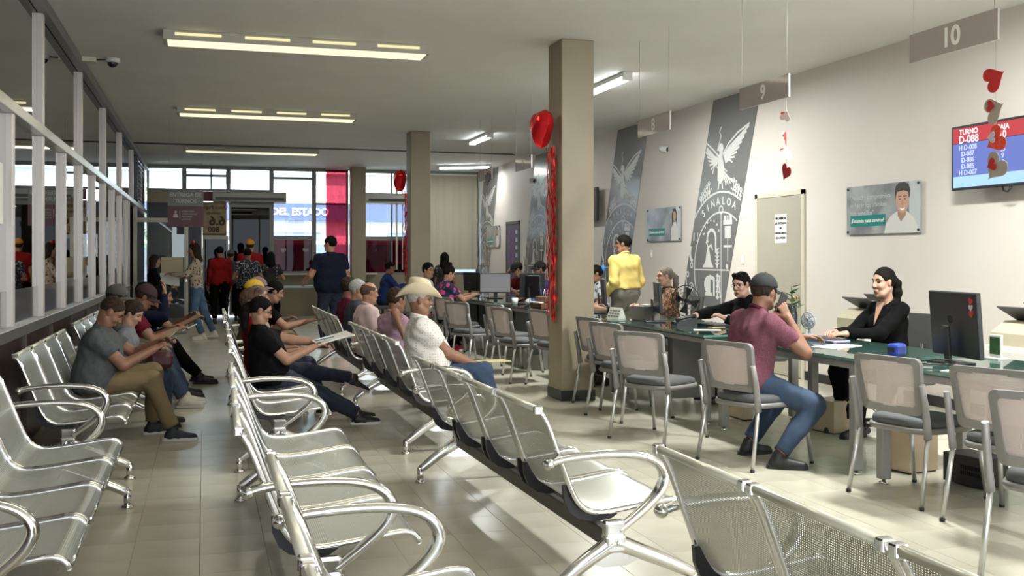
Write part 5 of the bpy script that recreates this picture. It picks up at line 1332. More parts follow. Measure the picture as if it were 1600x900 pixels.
# ---------------------------------------------------------------- television
tv = empty('television', (XR-.14, 7.17, 2.28), label='wall television showing the queue number D-088', cat='television')
MB().bb((-.015, -.50, -.285), (.03, .50, .285), bev=.006).build('bezel', BLACK, tv)
MB().bb((.03, -.12, -.10), (.137, .12, .10)).build('wall_mount', BLACK, tv)
MB().bb((-.017, -.475, .130), (-.0145, .475, .262)).build('screen_header', emis('screen_red', (.40, .008, .022), .95), tv)
MB().bb((-.017, -.475, -.165), (-.0145, .475, .125)).build('screen_body', emis('screen_blue', (.085, .125, .42), .95), tv)
MB().bb((-.017, -.475, -.262), (-.0145, .475, -.165)).build('screen_footer', emis('screen_sky', (.30, .50, .95), 1.0), tv)
SW = emis('screen_white', (.95, .95, 1), .95); SG = emis('screen_pale_text', (.55, .62, .85), .9)
for (tx, y, z, sz, m_) in (('TURNO', .28, .222, .065, SW), ('CAJA', -.12, .215, .065, SW), ('D-088', .28, .155, .095, SW), ('10', -.12, .152, .085, SW), ('H D-008', .29, .085, .062, SG), ('D-087', .29, .030, .062, SG), ('D-086', .29, -.025, .062, SG), ('D-085', .29, -.080, .062, SG), ('H D-007', .29, -.135, .062, SG), ('5', -.12, .085, .06, SG), ('15', -.12, .03, .06, SG), ('9', -.12, -.025, .06, SG), ('6', -.12, -.080, .06, SG), ('9', -.12, -.135, .06, SG)):
    text(tx, sz, m_, tv, (-.0185, y, z), ROT_NX, bold=.0006)
MB().bb((-.01, .0, .285), (.02, .06, .33), bev=.008).build('webcam', BLACK, tv)
MB().tube([(0, -.10, -.28), (.0, -.11, -.32), (0, -.16, -.33), (0, -.20, -.29)], .008).build('cable', BLACK, tv)

tv2 = empty('television', (XR-.12, 16.9, 2.32), label='dark wall television seen past the right edge of the near column', cat='television')
MB().bb((-.02, -.50, -.285), (.03, .50, .285), bev=.006).build('bezel', BLACK, tv2)
MB().bb((-.022, -.475, -.262), (-.0195, .475, .262)).build('screen', M('dark_screen', (.03, .032, .035), .12, coat=.4), tv2)
MB().bb((.03, -.12, -.10), (.117, .12, .10)).build('wall_mount', BLACK, tv2)
# ---------------------------------------------------------------- hanging number signs
SIGN = M('taupe_sign_board', (.36, .305, .30), .4, coat=.3); STR = M('nylon_string', (.30, .30, .30), .6)
def number_sign(n, yc, lab, extra=None):
    t = empty('number_sign', (4.1, yc, 2.66), label=lab, cat='sign', group='hanging desk number signs')
    MB().bb((-.006, -.36, -.085), (.006, .36, .085)).build('board', SIGN, t)
    text(str(n), .155, M('sign_white', (.82, .80, .76), .5), t, (-.008, .0, .0), ROT_NX, bold=.004)
    for sy in (-.33, .33): MB().tube([(0, sy, .085), (0, sy, CEIL-2.66)], .0015, 5).build('string', STR, t)
    return t
for n, y, w in ((10, 4.89, 'ten at the upper right corner'), (9, 6.95, 'nine above the greige door'), (8, 8.95, 'eight right of the near column'), (7, 11.0, 'seven behind the near column'), (6, 13.1, 'six left of the near column'), (5, 15.03, 'five with a black paper bat')):
    number_sign(n, y, 'hanging taupe board with the white number '+w)
bat = MB().prism([(-.16, .02), (-.11, .07), (-.05, .05), (-.03, .09), (0, .07), (.03, .09), (.05, .05), (.11, .07), (.16, .02), (.12, .0), (.09, -.05), (.05, -.03), (0, -.10), (-.05, -.03), (-.09, -.05), (-.12, 0)], lambda a, b, x: (x, -a, b), -.004, .004).build('paper_bat', BLACK, None, (4.08, 14.85, 2.58))
tag(bat, 'black paper bat hanging in front of sign five', 'decoration')
# queue sign near the entrance
ts = empty('queue_sign', (-.28, 17.0, 1.88), label='hanging grey and maroon sign reading ENTREGA DE TURNOS by the glass door', cat='sign')
MB().bb((-.27, -.008, .33), (.27, .008, .58)).build('grey_board', M('dark_grey_board', (.10, .10, .10), .5), ts)
MB().bb((-.27, -.008, 0), (.27, .008, .325)).build('maroon_board', M('maroon_board_2', (.055, .008, .02), .5), ts)
GL = M('grey_lettering', (.28, .28, .28), .5)
text('ENTREGA DE', .082, GL, ts, (0, -.010, .505), ROT_NY, bold=.002); text('TURNOS', .082, GL, ts, (0, -.010, .405), ROT_NY, bold=.002)
MB().sphere((-.15, -.012, .235), .022, sc=(1, .15, 1)).prism([(-.19, .15), (-.11, .15), (-.12, .195), (-.15, .21), (-.18, .195)], lambda a, b, y: (a, y, b), -.012, -.008).build('person_symbol', GL, ts)
MB().bb((-.09, -.010, .13), (-.084, -.008, .26)).build('divider', GL, ts)
for k, ln in enumerate(('ATENCIÓN', 'CIUDADANOS', 'MAYORES', 'PUNTOS')): text(ln, .036, GL, ts, (-.06, -.010, .245-k*.042), ROT_NY, align='LEFT')
for sx in (-.25, .25): MB().tube([(sx, 0, .58), (sx, 0, CEIL-1.88)], .0015, 5).build('string', STR, ts)

# ---------------------------------------------------------------- paper hearts on strings
def heart_pts(n=36):
    out = []
    for i in range(n):
        t = 2*math.pi*i/n; out.append((16*math.sin(t)**3/17, (13*math.cos(t)-5*math.cos(2*t)-2*math.cos(3*t)-math.cos(4*t)+2.5)/17))
    return out
HP = heart_pts()
RED = M('red_card', (.42, .012, .015), .5); GRYH = M('grey_card', (.36, .31, .27), .6); REDG = M('red_glitter_card', (.60, .03, .02), .4, var=(60, .5, (.75, .12, .06))); PINK = M('pale_pink_card', (.48, .36, .34), .6); WHT = M('white_card', (.62, .58, .54), .6)
def heart(parent, size, mat, loc, rz, ry, name='paper_heart'):
    o = MB().prism(HP, lambda a, b, x: (x, -a*size, b*size), -.0015, .0015).build(name, mat, parent, loc); o.rotation_euler = (R(ry), 0, R(rz)); return o
def garland(loc, items, lab, top):
    t = empty('heart_garland', loc, label=lab, cat='decoration')
    MB().tube([(0, 0, top), (0, 0, items[-1][2])], .0012, 5).build('string', STR, t)
    for (size, mat, z, rz, ry, small) in items:
        heart(t, size, mat, (-.006, 0, z), rz, ry)
        if small: heart(t, size*.42, small, (-.014, .02, z+.02), rz, ry+30, 'small_heart')
garland((4.1, 6.63, 0), [(.045, PINK, 2.44, 30, 200, RED), (.060, RED, 2.29, -40, 150, WHT), (.055, PINK, 2.17, 75, 190, RED), (.070, RED, 2.02, 0, 30, None)], 'string of red and pale paper hearts hanging below sign nine', 2.575)
garland((4.1, 4.55, 0), [(.075, RED, 2.37, 10, -115, None), (.080, GRYH, 2.20, 0, -110, RED), (.080, REDG, 2.03, 0, 60, WHT), (.088, GRYH, 1.88, 0, 40, RED)], 'string of red and grey paper hearts in front of the television', 2.575)
for x, m_ in ((1.80, WHT), (2.32, WHT)):
    tag(heart(None, .07, m_, (x, YB+.06, 1.56), 90, 0), 'white paper heart stuck to the maroon street window, %s' % ('left one' if x < 2 else 'right one'), 'decoration', 'hearts on the maroon window')

# ---------------------------------------------------------------- heart balloons with tinsel on the columns
FOIL = M('red_foil', (.78, .018, .025), .22, .6, bump=(9, .3, .02))
def balloon(x, y, z, h_, n, z0, lab):
    t = empty('heart_balloon', (x, y, z), label=lab, cat='balloon', group='red heart balloons with tinsel')
    mb = MB(); vs = []; NQ = 7; n_ = len(HP)
    for side in (-1, 1):
        for k in range(NQ+1):
            q = k/NQ; th = .105*(1-q**2.2)**.5
            for (a, b) in HP: vs.append((side*th, -a*h_*q*.52, (b*q+.05*(1-q))*h_*.52))
    fs = []
    for s_ in range(2):
        o = s_*(NQ+1)*n_
        for k in range(NQ):
            for i in range(n_): fs.append((o+k*n_+i, o+k*n_+(i+1) % n_, o+(k+1)*n_+(i+1) % n_, o+(k+1)*n_+i))
    mb.add(vs, fs, smooth=True); mb.build('foil_heart', FOIL, t)
    rr = random.Random(n)
    for k in range(n):
        yo = rr.uniform(-.14, .16); xo = .085+rr.uniform(0, .04); zb = z0-z+rr.uniform(0, .25)*(k > 2); w = rr.uniform(.006, .014); pts = []; m = MB(); vs = []; N = 26
        for i in range(N+1):
            zz = -.16*h_/.4+(zb+.16*h_/.4)*i/N; an = i*1.1+k; cx = xo+.010*math.sin(i*.9+k*2); cy = yo*.75+.010*math.cos(i*.7+k)
            vs += [(cx-w*math.cos(an)*.5, cy-w*math.sin(an), zz), (cx+w*math.cos(an)*.5, cy+w*math.sin(an), zz)]
        m.add(vs, [(2*i, 2*i+1, 2*i+3, 2*i+2) for i in range(N)]); m.build('tinsel_strand', FOIL, t)
balloon(3.19, 9.60, 2.66, .42, 14, .76, 'large red foil heart balloon with tinsel on the near column')
balloon(3.19, 17.25, 2.70, .42, 10, .98, 'red foil heart balloon with tinsel on the second column')

# ---------------------------------------------------------------- air conditioners, blinds, curtain
def ac(x0, x1, z0, z1, y, lab):
    t = empty('air_conditioner', ((x0+x1)/2, y, z0), label=lab, cat='air conditioner'); w = (x1-x0)/2; h_ = z1-z0
    MB().prism([(0, .02), (-.03, .0), (-.20, .03), (-.24, .09), (-.24, h_-.03), (-.20, h_), (0, h_)], lambda a, b, x: (x, a, b), -w, w).build('casing', M('ac_casing', (.46, .45, .42), .4), t)
    MB().bb((-w+.06, -.246, .07), (w-.06, -.238, .13)).build('air_slot', BLACK, t)
    MB().box((0, -.235, .055), (2*w-.14, .05, .008), rot=(R(30), 0, 0)).build('flap', WHITEP, t)
ac(.19, 1.85, 2.66, 2.92, YB-.02, 'long wall air conditioner above the entrance at the back')
ac(3.72, 5.25, 2.68, 2.95, YB-.02, 'long wall air conditioner between the second and third columns')
BL = M('cream_blind_slat', (.50, .46, .36), .6)
def blinds(x0, x1, n, lab, tilt, z0=1.10):
    t = empty('vertical_blind', ((x0+x1)/2, YB-.10, 0), label=lab, cat='blind'); w = (x1-x0)/2
    MB().bb((-w, -.02, 3.42), (w, .02, 3.46)).build('head_rail', WHITEP, t)
    me = MB().bb((-.046, -.0012, z0), (.046, .0012, 3.42)).mesh('slat')
    for k in range(n):
        link('slat', me, BL, t, (-w+(k+.5)*2*w/n, 0, 0), (0, 0, R(tilt+random.uniform(-14, 14))))
blinds(5.32, 6.52, 15, 'closed cream vertical blind in the back right corner', 12)
blinds(4.42, 5.28, 6, 'sparse open cream vertical blind beside the second column', 60)
cur = empty('red_banner', (3.03, YB-.14, 1.03), label='translucent red banner hanging in the street window left of the third column', cat='banner')
mb = MB(); vs = []
for i in range(25):
    x = -.25+.5*i/24; y = .018*math.sin(i*1.3)
    vs += [(x, y, 0), (x, y, 2.46)]
mb.add(vs, [(2*i, 2*i+2, 2*i+3, 2*i+1) for i in range(24)], smooth=True)
mb.build('cloth', glass('red_sheer', (.55, .06, .10), .2, .3, body=(.50, .03, .07), body_amt=.5), cur)
mb = MB().tube([(-.26, 0, 2.47), (.26, 0, 2.47)], .012).build('rod', WHITEP, cur)

# ---------------------------------------------------------------- wall cameras, switches
def bullet(x, y, z, rz, lab):
    t = empty('security_camera', (x, y, z), R(rz), label=lab, cat='camera')
    MB().tube([(0, 0, 0), (-.05, 0, 0), (-.08, 0, -.03)], .014).build('bracket', WHITEP, t)
    MB().lathe([(.0, 0), (.045, 0), (.048, .03), (.048, .12), (.042, .13)], (-.06, -.02, -.04), 16, mat=Euler((R(100), 0, R(25))).to_matrix()).build('camera_body', WHITEP, t)
    MB().lathe([(.0, .131), (.034, .131), (.034, .136), (0, .137)], (-.06, -.02, -.04), 16, mat=Euler((R(100), 0, R(25))).to_matrix()).build('lens', BLACK, t)
bullet(XR, 14.0, 3.06, 0, 'white security camera on the right wall below sign eight')
bullet(XR, 20.4, 3.05, 0, 'security camera on the right wall below sign six')
bullet(XR, 24.2, 3.35, 0, 'small security camera in the far right corner above the blinds')
for (y, z, lab) in ((14.45, 1.45, 'white light switch on the wall below the woman poster'), (11.65, 1.37, 'white socket plate left of the greige door')):
    t = empty('switch_plate', (XR, y, z), label=lab, cat='switch'); MB().bb((-.008, -.035, -.058), (0, .035, .058), bev=.004).build('plate', WHITEP, t); MB().bb((-.012, -.012, -.02), (-.007, .012, .02)).build('rocker', PAPER, t)

# ================================================================== STAFF CHAIRS
def office_chair(x, y, yaw, lab):
    t = empty('office_chair', (x, y, 0), R(yaw), label=lab, cat='chair', group='staff office chairs')
    for k in range(5):
        a = 2*math.pi*k/5; MB().tube([(0, 0, .09), (.27*math.cos(a), .27*math.sin(a), .065)], [.022, .015]).build('base_arm', BLACK, t)
        MB().lathe([(.026, -.014), (.026, .014)], (.27*math.cos(a), .27*math.sin(a), .027), 12, mat=Euler((R(90), 0, a)).to_matrix()).build('castor', BLACK, t)
    MB().tube([(0, 0, .08), (0, 0, .40)], .026).build('gas_lift', STEEL, t)
    MB().box((0, 0, .425), (.46, .46, .075), bev=.03).build('seat', CH_SEAT, t)
    MB().tube([(-.20, 0, .40), (-.27, 0, .48), (-.285, 0, .70)], .018).build('back_bar', BLACK, t)
    mb = MB(); vs = []; N = 8
    for i in range(N+1):
        for j in range(N+1):
            y_ = -.19+.38*j/N; z_ = .58+.36*i/N; vs.append((-.29-(z_-.58)*.12+y_*y_*.5, y_, z_))
    n0 = len(vs); vs += [(x_-.02, y_, z_) for x_, y_, z_ in vs]
    f = [(i*(N+1)+j, i*(N+1)+j+1, (i+1)*(N+1)+j+1, (i+1)*(N+1)+j) for i in range(N) for j in range(N)]
    f += [tuple(q+n0 for q in g)[::-1] for g in f]
    ring = [j for j in range(N+1)]+[i*(N+1)+N for i in range(1, N+1)]+[N*(N+1)+j for j in range(N-1, -1, -1)]+[i*(N+1) for i in range(N-1, 0, -1)]
    f += [(ring[k], ring[(k+1) % len(ring)], n0+ring[(k+1) % len(ring)], n0+ring[k]) for k in range(len(ring))]
    mb.add(vs, f); mb.build('backrest', M('black_mesh_back', (.05, .05, .05), .6), t)
for (x, y, a, l) in ((5.30, 6.98, 184, 'dark office chair behind the woman typing at desk nine'), (5.22, 8.98, 178, 'dark office chair of the man in the black sweater'), (5.27, 11.0, 172, 'dark office chair of the leopard blouse woman'), (5.34, 13.3, 178, 'dark office chair behind the near column'), (5.30, 16.6, 182, 'dark office chair of the man in the maroon shirt'), (5.17, 15.4, 180, 'dark office chair of the man in the blue T-shirt'), (3.36, 20.0, 4, 'dark office chair of the man in the blue jacket')):
    office_chair(x, y, a, l)

# ================================================================== THINGS ON THE DESKS
DZ = .7505
SCR = M('dark_screen', (.03, .032, .035), .12, coat=.4)
def monitor(x, y, rz, lab, w=.50, h_=.31, z0=.09, on=False, stickers=False, tilt=-4):
    """screen faces local +X"""
    t = empty('monitor', (x, y, DZ), R(rz), label=lab, cat='monitor')
    MB().box((-.03, 0, .006), (.19, .24, .012), bev=.004).build('foot', BLACK, t)
    MB().box((-.055, 0, .12), (.02, .06, .22), rot=(0, R(tilt), 0), bev=.004).build('stand', BLACK, t)
    p = MB().box((0, 0, z0+h_/2), (.032, w, h_), rot=(0, R(tilt), 0), bev=.008).build('panel', M('monitor_black', (.016, .018, .021), .35), t)
    MB().box((.0175, 0, z0+h_/2), (.003, w-.03, h_-.03), rot=(0, R(tilt), 0)).build('screen', M('lit_grey_screen', (.03, .03, .03), .2, emit=((.5, .5, .5), .22)) if on else SCR, p)
    MB().lathe([(.030, 0), (.030, .0015), (.026, .002)], (-.0175, .03, z0+h_/2+.03), 20, mat=Euler((0, R(-90), 0)).to_matrix()).build('round_logo', M('logo_dark', (.035, .036, .04), .2, .6), p)
    if stickers:
        for k, m_ in enumerate((RED, WHT, RED)):
            o = heart(p, .026-.003*(k == 1), m_, (-.0185-.001*(k == 1)-math.sin(R(-tilt))*(h_/2-.055-.038*k), -w/2+.06, z0+h_-.055-.038*k), 0, 20 if k == 0 else (0 if k == 1 else -15), 'heart_sticker')
    return t
monitor(4.42, 5.24, -10, 'large black monitor with heart stickers seen from behind on desk ten', w=.54, h_=.40, z0=.04, stickers=True)
monitor(4.36, 9.42, -19, 'black monitor seen edge-on between desks seven and eight')
monitor(4.40, 15.55, -110, 'monitor with a grey screen facing the aisle on desk five', on=True)
monitor(4.30, 16.6, 20, 'dark monitor beyond the flowered dress woman')
monitor(4.42, 13.7, 100, 'grey monitor standing askew behind the wooden organiser', on=True, w=.40, h_=.34)
monitor(4.35, 12.6+.9, 10, 'black monitor next to the askew grey one')
monitor(4.45, 20.1, 60, 'black monitor of the man in the blue jacket', w=.42)
monitor(4.45, 11.1, -18, 'black monitor beside the near column on desk seven')
def paper(x, y, rz, lab, w=.21, l=.30, m_=PAPER, z=DZ, cat='paper'):
    o = MB().box((0, 0, .002), (l, w, .004)).build('paper_sheet', m_, None, (x, y, z)); o.rotation_euler = (0, 0, R(rz)); return tag(o, lab, cat)
paper(4.40, 6.45, 30, 'white sheet lying in front of the woman at desk nine', l=.40)
paper(4.22, 4.82, 20, 'loose white sheets below the large black monitor', l=.34, w=.26)
paper(4.30, 8.25, -25, 'white paper strip on desk eight near the reaching hand', l=.24, w=.10)
paper(4.55, 8.55, 10, 'yellow slip under the hand of the man in black on desk eight', l=.14, w=.08, m_=M('yellow_slip', (.62, .45, .20), .7))
paper(4.55, 4.35, -15, 'white paper half under the black telephone', l=.30, w=.22)
def keyboard(x, y, rz, lab, m_=BLACK):
    t = empty('keyboard', (x, y, DZ), R(rz), label=lab, cat='keyboard')
    MB().box((0, 0, .010), (.15, .44, .018), bev=.005).build('case', m_, t)
    for r in range(4):
        MB().box((-.05+r*.032, 0, .022), (.024, .41, .007), bev=.002).build('key_row', M('key_black', (.03, .03, .032), .5), t)
keyboard(4.70, 4.60, 4, 'black keyboard on desk ten at the right edge'); keyboard(4.62, 6.92, 0, 'lilac keyboard under the hands of the woman in black', M('lilac_plastic', (.36, .32, .52), .5)); keyboard(4.62, 8.75, 0, 'black keyboard on desk eight')
def telephone(x, y, rz, lab):
    t = empty('desk_telephone', (x, y, DZ), R(rz), label=lab, cat='telephone')
    MB().prism([(-.10, 0), (.10, 0), (.10, .03), (-.10, .075)], lambda a, b, y_: (a, y_, b), -.10, .10).build('base', BLACK, t)
    MB().tube([(-.09, .065, .085), (-.03, .065, .085), (.06, .065, .060), (.10, .065, .045)], [.026, .015, .015, .024], 10).build('handset', BLACK, t)
    for r in range(4):
        for c in range(3): MB().box((-.04+.03*r, -.05+.03*c, .066-.0067*r), (.016, .018, .008), rot=(0, R(12), 0)).build('key', GREYP, t)
telephone(4.32, 4.42, 200, 'black desk telephone on desk ten'); telephone(4.42, 8.95, 170, 'black desk telephone beside the reaching hand on desk eight'); telephone(4.40, 7.2, 190, 'dark telephone near the small white fan on desk nine')
def tray(): 
    t = empty('printer', (4.62, 5.0-.55, DZ), label='low black printer with a curved cover at the right edge of desk ten', cat='printer')
    return t
bp = empty('bar_scanner', (4.33, 5.56+.12, DZ), R(20), label='blue card scanner standing on the near end of desk nine', cat='scanner')
MB().box((0, 0, .045), (.13, .075, .085), bev=.02).build('scanner_body', M('blue_plastic', (.02, .05, .36), .3), bp); MB().box((-.066, 0, .05), (.006, .05, .03)).build('scanner_window', SCR, bp)
def cable(pts, lab): tag(MB().tube(catmull(pts, 4), .0042, 6).build('cable', BLACK), lab, 'cable')
cable([(4.33, 5.45, .76), (4.20, 5.30, .79), (4.10, 5.22, .77), (4.16, 5.05, .80), (4.30, 5.10, .77), (4.24, 5.30, .765), (4.08, 5.36, .78), (4.12, 5.12, .765), (4.35, 5.00, .77)], 'tangled black cable between the blue scanner and the large monitor')
cable([(4.42, 4.95, .76), (4.18, 4.72, .765), (4.05, 4.60, .765), (4.02, 4.45, .76), (4.3, 4.35, .765)], 'black cable running along the edge of desk ten')
cable([(4.9, 7.3, .70), (4.95, 7.25, .35), (4.85, 7.15, .20), (4.9, 6.9, .30), (5.2, 6.8, .02)], 'loose black cable hanging under desk nine')
cable([(4.9, 5.2, .70), (4.95, 5.15, .30), (4.82, 5.05, .03), (4.7, 4.95, .012)], 'loose black cable hanging under desk ten')
tp = empty('tape_roll', (4.10, 4.72, DZ), label='mint green roll of tape on desk ten', cat='tape'); MB().lathe([(.020, 0), (.038, 0), (.038, .034), (.020, .034), (.020, 0)], seg=20).build('roll', M('mint_plastic', (.10, .50, .38), .4), tp); MB().lathe([(.016, .001), (.020, .001), (.020, .033), (.016, .033), (.016, .001)], seg=20).build('core', PAPER, tp)
gb = empty('picture_cube', (5.05-.2, 5.38, DZ), label='small white stand with a green picture behind the large monitor', cat='picture'); MB().box((0, 0, .08), (.02, .10, .15), bev=.003).build('frame', WHITEP, gb); MB().box((-.011, 0, .085), (.002, .085, .11)).build('picture', M('green_photo', (.03, .09, .02), .4, var=(18, .5)), gb); MB().box((0, 0, .004), (.10, .14, .008)).build('foot', WHITEP, gb)
# small white fan
def fan(x, y, z, r, rz, lab, m_, blade):
    t = empty('desk_fan', (x, y, z), R(rz), label=lab, cat='fan'); c = r+.06
    MB().lathe([(r*.7, 0), (r*.7, .012), (r*.25, .022), (.010, .03), (.010, c-r*.25)], seg=18).build('base', m_, t)
    g = MB()
    for q in (1.0, .78, .56, .34): g.tube([(-.02-.022*(1-q*q), r*q*math.cos(a), c+r*q*math.sin(a)) for a in np.linspace(0, 6.283, 25)[:-1]], .0025 if q < 1 else .005, 5, closed=True)
    for k in range(12):
        a = 2*math.pi*k/12; g.tube([(-.042, 0, c), (-.035, r*.5*math.cos(a), c+r*.5*math.sin(a)), (-.02, r*math.cos(a), c+r*math.sin(a))], .0018, 4)
    g.build('guard', m_, t)
    for k in range(4):
        a = 2*math.pi*k/4+.3; e = Matrix.Rotation(a, 3, 'X')
        MB().add([e@Vector(v) for v in ((-.012, 0, .01), (.0, .03, r*.5), (.012, .05, r*.82), (-.016, -.035, r*.82))], [(0, 1, 2, 3)]).build('blade', blade, t, (0, 0, c))
    MB().lathe([(.02, -.025), (.022, .035), (.012, .05)], (0, 0, c), 12, mat=Euler((0, R(90), 0)).to_matrix()).build('motor', m_, t)
fan(4.78, 7.38, DZ, .068, 20, 'small grey table fan on desk nine beside the plant bottle', M('fan_grey', (.30, .32, .35), .4), M('fan_blade_grey', (.5, .52, .55), .3))
fan(4.62, 9.30, DZ, .155, 35, 'round black table fan behind the edge-on monitor', BLACK, M('fan_blade_black', (.02, .02, .02), .3))
pb = empty('plant_bottle', (4.86, 7.77, DZ), label='leafy cutting in a clear bottle of blue water on desk eight', cat='plant')
MB().lathe([(.045, 0), (.048, .01), (.048, .16), (.03, .21), (.028, .23)], seg=18).build('bottle', glass('bottle_glass', (.82, .88, .92), 1.0), pb)
MB().lathe([(.0, .004), (.043, .006), (.043, .11), (0, .11)], seg=18).build('blue_water', M('blue_water', (.01, .09, .36), .1), pb)
MB().tube([(0, 0, .02), (.005, .01, .20), (-.005, 0, .40)], .005).build('stem', M('green_stem', (.07, .10, .03), .6), pb)
for k in range(11):
    a = k*2.4; z = .20+k*.019; L_ = .10-.003*k; d = Vector((math.cos(a), math.sin(a), .35)); sd = Vector((-math.sin(a), math.cos(a), 0)); o_ = Vector((0, 0, z))
    MB().add([o_, o_+d*L_*.5+sd*.028, o_+d*L_*1.3, o_+d*L_*.5-sd*.028], [(0, 1, 2), (0, 2, 3)]).build('leaf', M('dark_leaf', (.035, .085, .025), .4), pb)
# desk seven and six
cal = empty('desk_calendar', (4.16, 10.02, DZ), R(12), label='white tent calendar on desk seven', cat='calendar')
MB().prism([(-.05, 0), (.05, 0), (.003, .12), (-.003, .12)], lambda a, b, y_: (a, y_, b), -.11, .11).build('card', PAPER, cal)
for r in range(3):
    for c in range(4): MB().box((-.040+.012*r, -.075+c*.05, .03+r*.028), (.003, .036, .018), rot=(0, R(21), 0)).build('printed_month', M('print_grey', (.25, .24, .24), .6), cal)
def cup(x, y, lab, m_, r=.036, h_=.11):
    t = empty('drinking_glass', (x, y, DZ), label=lab, cat='cup'); MB().lathe([(r*.8, 0), (r, h_), (r*.92, h_), (r*.74, .006), (0, .006)], seg=18).build('cup_body', m_, t); MB().tube([(r*.97*math.cos(a), r*.97*math.sin(a), h_) for a in np.linspace(0, 6.283, 19)[:-1]], .002, 5, closed=True).build('rim', m_, t)
cup(4.22, 10.35, 'clear drinking glass on desk seven', glass('tumbler', (.85, .88, .90), 1.2)); cup(4.10, 13.5, 'white mug on desk six left of the organiser', WHITEP, .045, .09)
gbx = empty('card_terminal_box', (4.36, 9.72, DZ), R(8), label='grey box beside the edge-on monitor', cat='box'); MB().box((0, 0, .075), (.20, .24, .15), bev=.008).build('case', M('box_grey', (.22, .215, .20), .5), gbx); MB().box((.02, 0, .155), (.10, .16, .012)).build('top_flap', PAPER, gbx)
org = empty('wooden_organiser', (4.12, 12.35, DZ), R(6), label='brown wooden organiser with pens on desk six', cat='organiser'); wdm = M('brown_wood', (.14, .06, .028), .5, var=(9, .3))
MB().box((0, 0, .035), (.20, .34, .07), bev=.006).build('lower_drawer', wdm, org); MB().box((.03, 0, .115), (.14, .30, .07), bev=.006).build('upper_drawer', wdm, org); MB().box((-.09, 0, .078), (.06, .32, .012)).build('paper_stack', PAPER, org)
for k in range(6): MB().tube([(.03, -.10+.04*k, .14), (.03+.02*math.sin(k*2), -.10+.04*k+.015*math.cos(k), .24)], .005, 6).build('pen', M('pen_blue', (.05, .08, .30), .4) if k % 2 else PAPER, org)
tis = empty('tissue_pack', (4.16, 13.0, DZ), label='crumpled white and blue tissue pack on desk six', cat='tissues'); MB().sphere((0, 0, .05), .07, sc=(1, 1.3, .7)).build('tissue', M('tissue_white', (.6, .6, .64), .8, bump=(30, 1, .02)), tis); MB().box((0, -.10, .05), (.06, .05, .10), bev=.008).build('blue_tub', M('tub_blue', (.02, .05, .22), .4), tis)
nb = empty('card_stand', (4.08, 12.72, DZ), R(-10), label='small pale card stand beside the wooden organiser', cat='stand'); MB().box((0, 0, .06), (.012, .10, .11), rot=(0, R(-18), 0)).build('card', M('pale_blue_card', (.5, .56, .6), .6), nb); MB().box((.03, 0, .006), (.09, .10, .012)).build('foot', WHITEP, nb)
# printers on low cabinets by the wall
def printer(x, y, lab, labc):
    c = empty('printer_cabinet', (x, y, 0), label=labc, cat='cabinet'); MB().box((0, 0, .36), (.44, .50, .70), bev=.006).build('carcass', WHITEP, c); MB().box((-.223, 0, .36), (.006, .46, .62)).build('cabinet_door', M('door_white', (.66, .64, .60), .4), c); MB().box((-.232, .18, .42), (.012, .012, .10)).build('handle', STEEL, c)
    t = empty('printer', (x, y, .71), label=lab, cat='printer')
    MB().prism([(-.20, 0), (.20, 0), (.20, .19), (-.06, .19), (-.20, .10)], lambda a, b, y_: (a, y_, b), -.21, .21).build('printer_body', M('cream_printer', (.52, .46, .33), .4), t)
    MB().box((-.045, 0, .245), (.24, .40, .014), rot=(0, R(28), 0), bev=.004).build('paper_tray', M('charcoal_tray', (.045, .047, .05), .45), t)
    MB().box((.10, 0, .30), (.10, .30, .012), rot=(0, R(40), 0), bev=.004).build('tray_extension', M('charcoal_tray', (.045, .047, .05), .45), t)
printer(6.15, 8.5, 'cream printer with a charcoal tray behind the woman in black', 'white cabinet under the printer behind the woman in black')
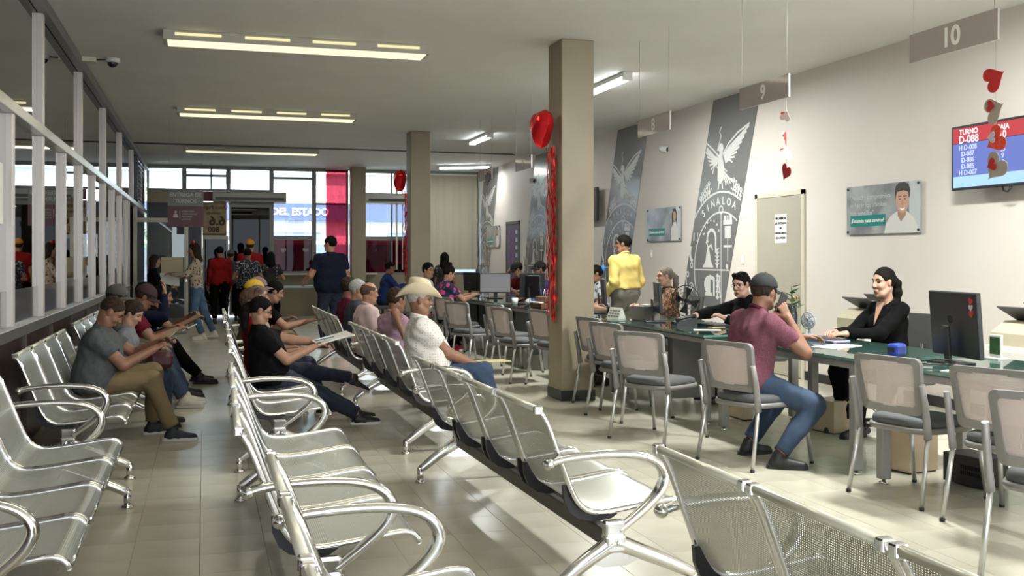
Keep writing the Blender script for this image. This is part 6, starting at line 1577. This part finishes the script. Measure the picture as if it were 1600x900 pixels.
printer(6.15, 6.45, 'cream printer with a charcoal tray at the right edge', 'white cabinet under the printer at the right edge')
# pedestals and boxes under the desks
def pedestal(x, y, rz, lab, sx=.26, sy=.26, h_=.30, cab=True):
    t = empty('computer_stand', (x, y, 0), R(rz), label=lab, cat='stand'); m_ = M('maple_laminate', (.60, .48, .34), .4, var=(4, .12))
    MB().box((0, 0, h_/2+.005), (sx, sy, h_-.01), bev=.003).build('side_box', m_, t); MB().box((0, 0, .004), (sx-.02, sy-.02, .008)).build('plinth', base_m, t)
    if cab: MB().box((0, 0, h_+.02), (sx*.8, sy*.9, .04), bev=.004).build('computer_case', BLACK, t)
pedestal(4.45, 5.72, 10, 'maple computer stand under the joint of desks nine and ten'); pedestal(4.86, 7.15, 10, 'maple box under desk nine beside the typing woman', h_=.26, cab=False); pedestal(4.78, 4.72, 10, 'maple computer stand under desk ten at the right', sx=.24); pedestal(4.55, 7.95, 0, 'low maple box under desk eight', h_=.16, cab=False)
ups = empty('power_supply_box', (4.55, 5.22, 0), R(8), label='black vented box on the floor under desk ten', cat='box'); MB().box((0, 0, .10), (.22, .30, .18), bev=.006).build('case', M('box_black', (.022, .020, .019), .5), ups)
for r in range(2):
    for k in range(9): MB().box((-.112, -.12+.016*k, .12-.035*r), (.004, .007, .024)).build('vent_slot', M('vent_dark', (.004, .004, .004), .8), ups)
bag = tag(MB().box((0, 0, .08), (.20, .24, .16), bev=.05).tube([(0, -.07, .15), (0, -.05, .22), (0, .05, .22), (0, .07, .15)], .010).build('handbag', M('dark_red_bag', (.06, .012, .014), .5, bump=(12, .4, .02)), None, (-.34, 8.70, .50)), 'dark red handbag on the lap beside the man in grey', 'bag')
yel = paper(2.22, 7.94, 6, 'yellow folded paper in the lap of the cowboy hat man', l=.26, w=.18, m_=M('pale_yellow_paper', (.66, .58, .30), .7), z=.565)
ntc = MB().bb((XL-.018, 7.18, 1.62), (XL-.015, 7.46, 2.02)).build('wall_notice', PAPER); tag(ntc, 'white paper notice taped inside the partition glass at the left edge', 'notice')
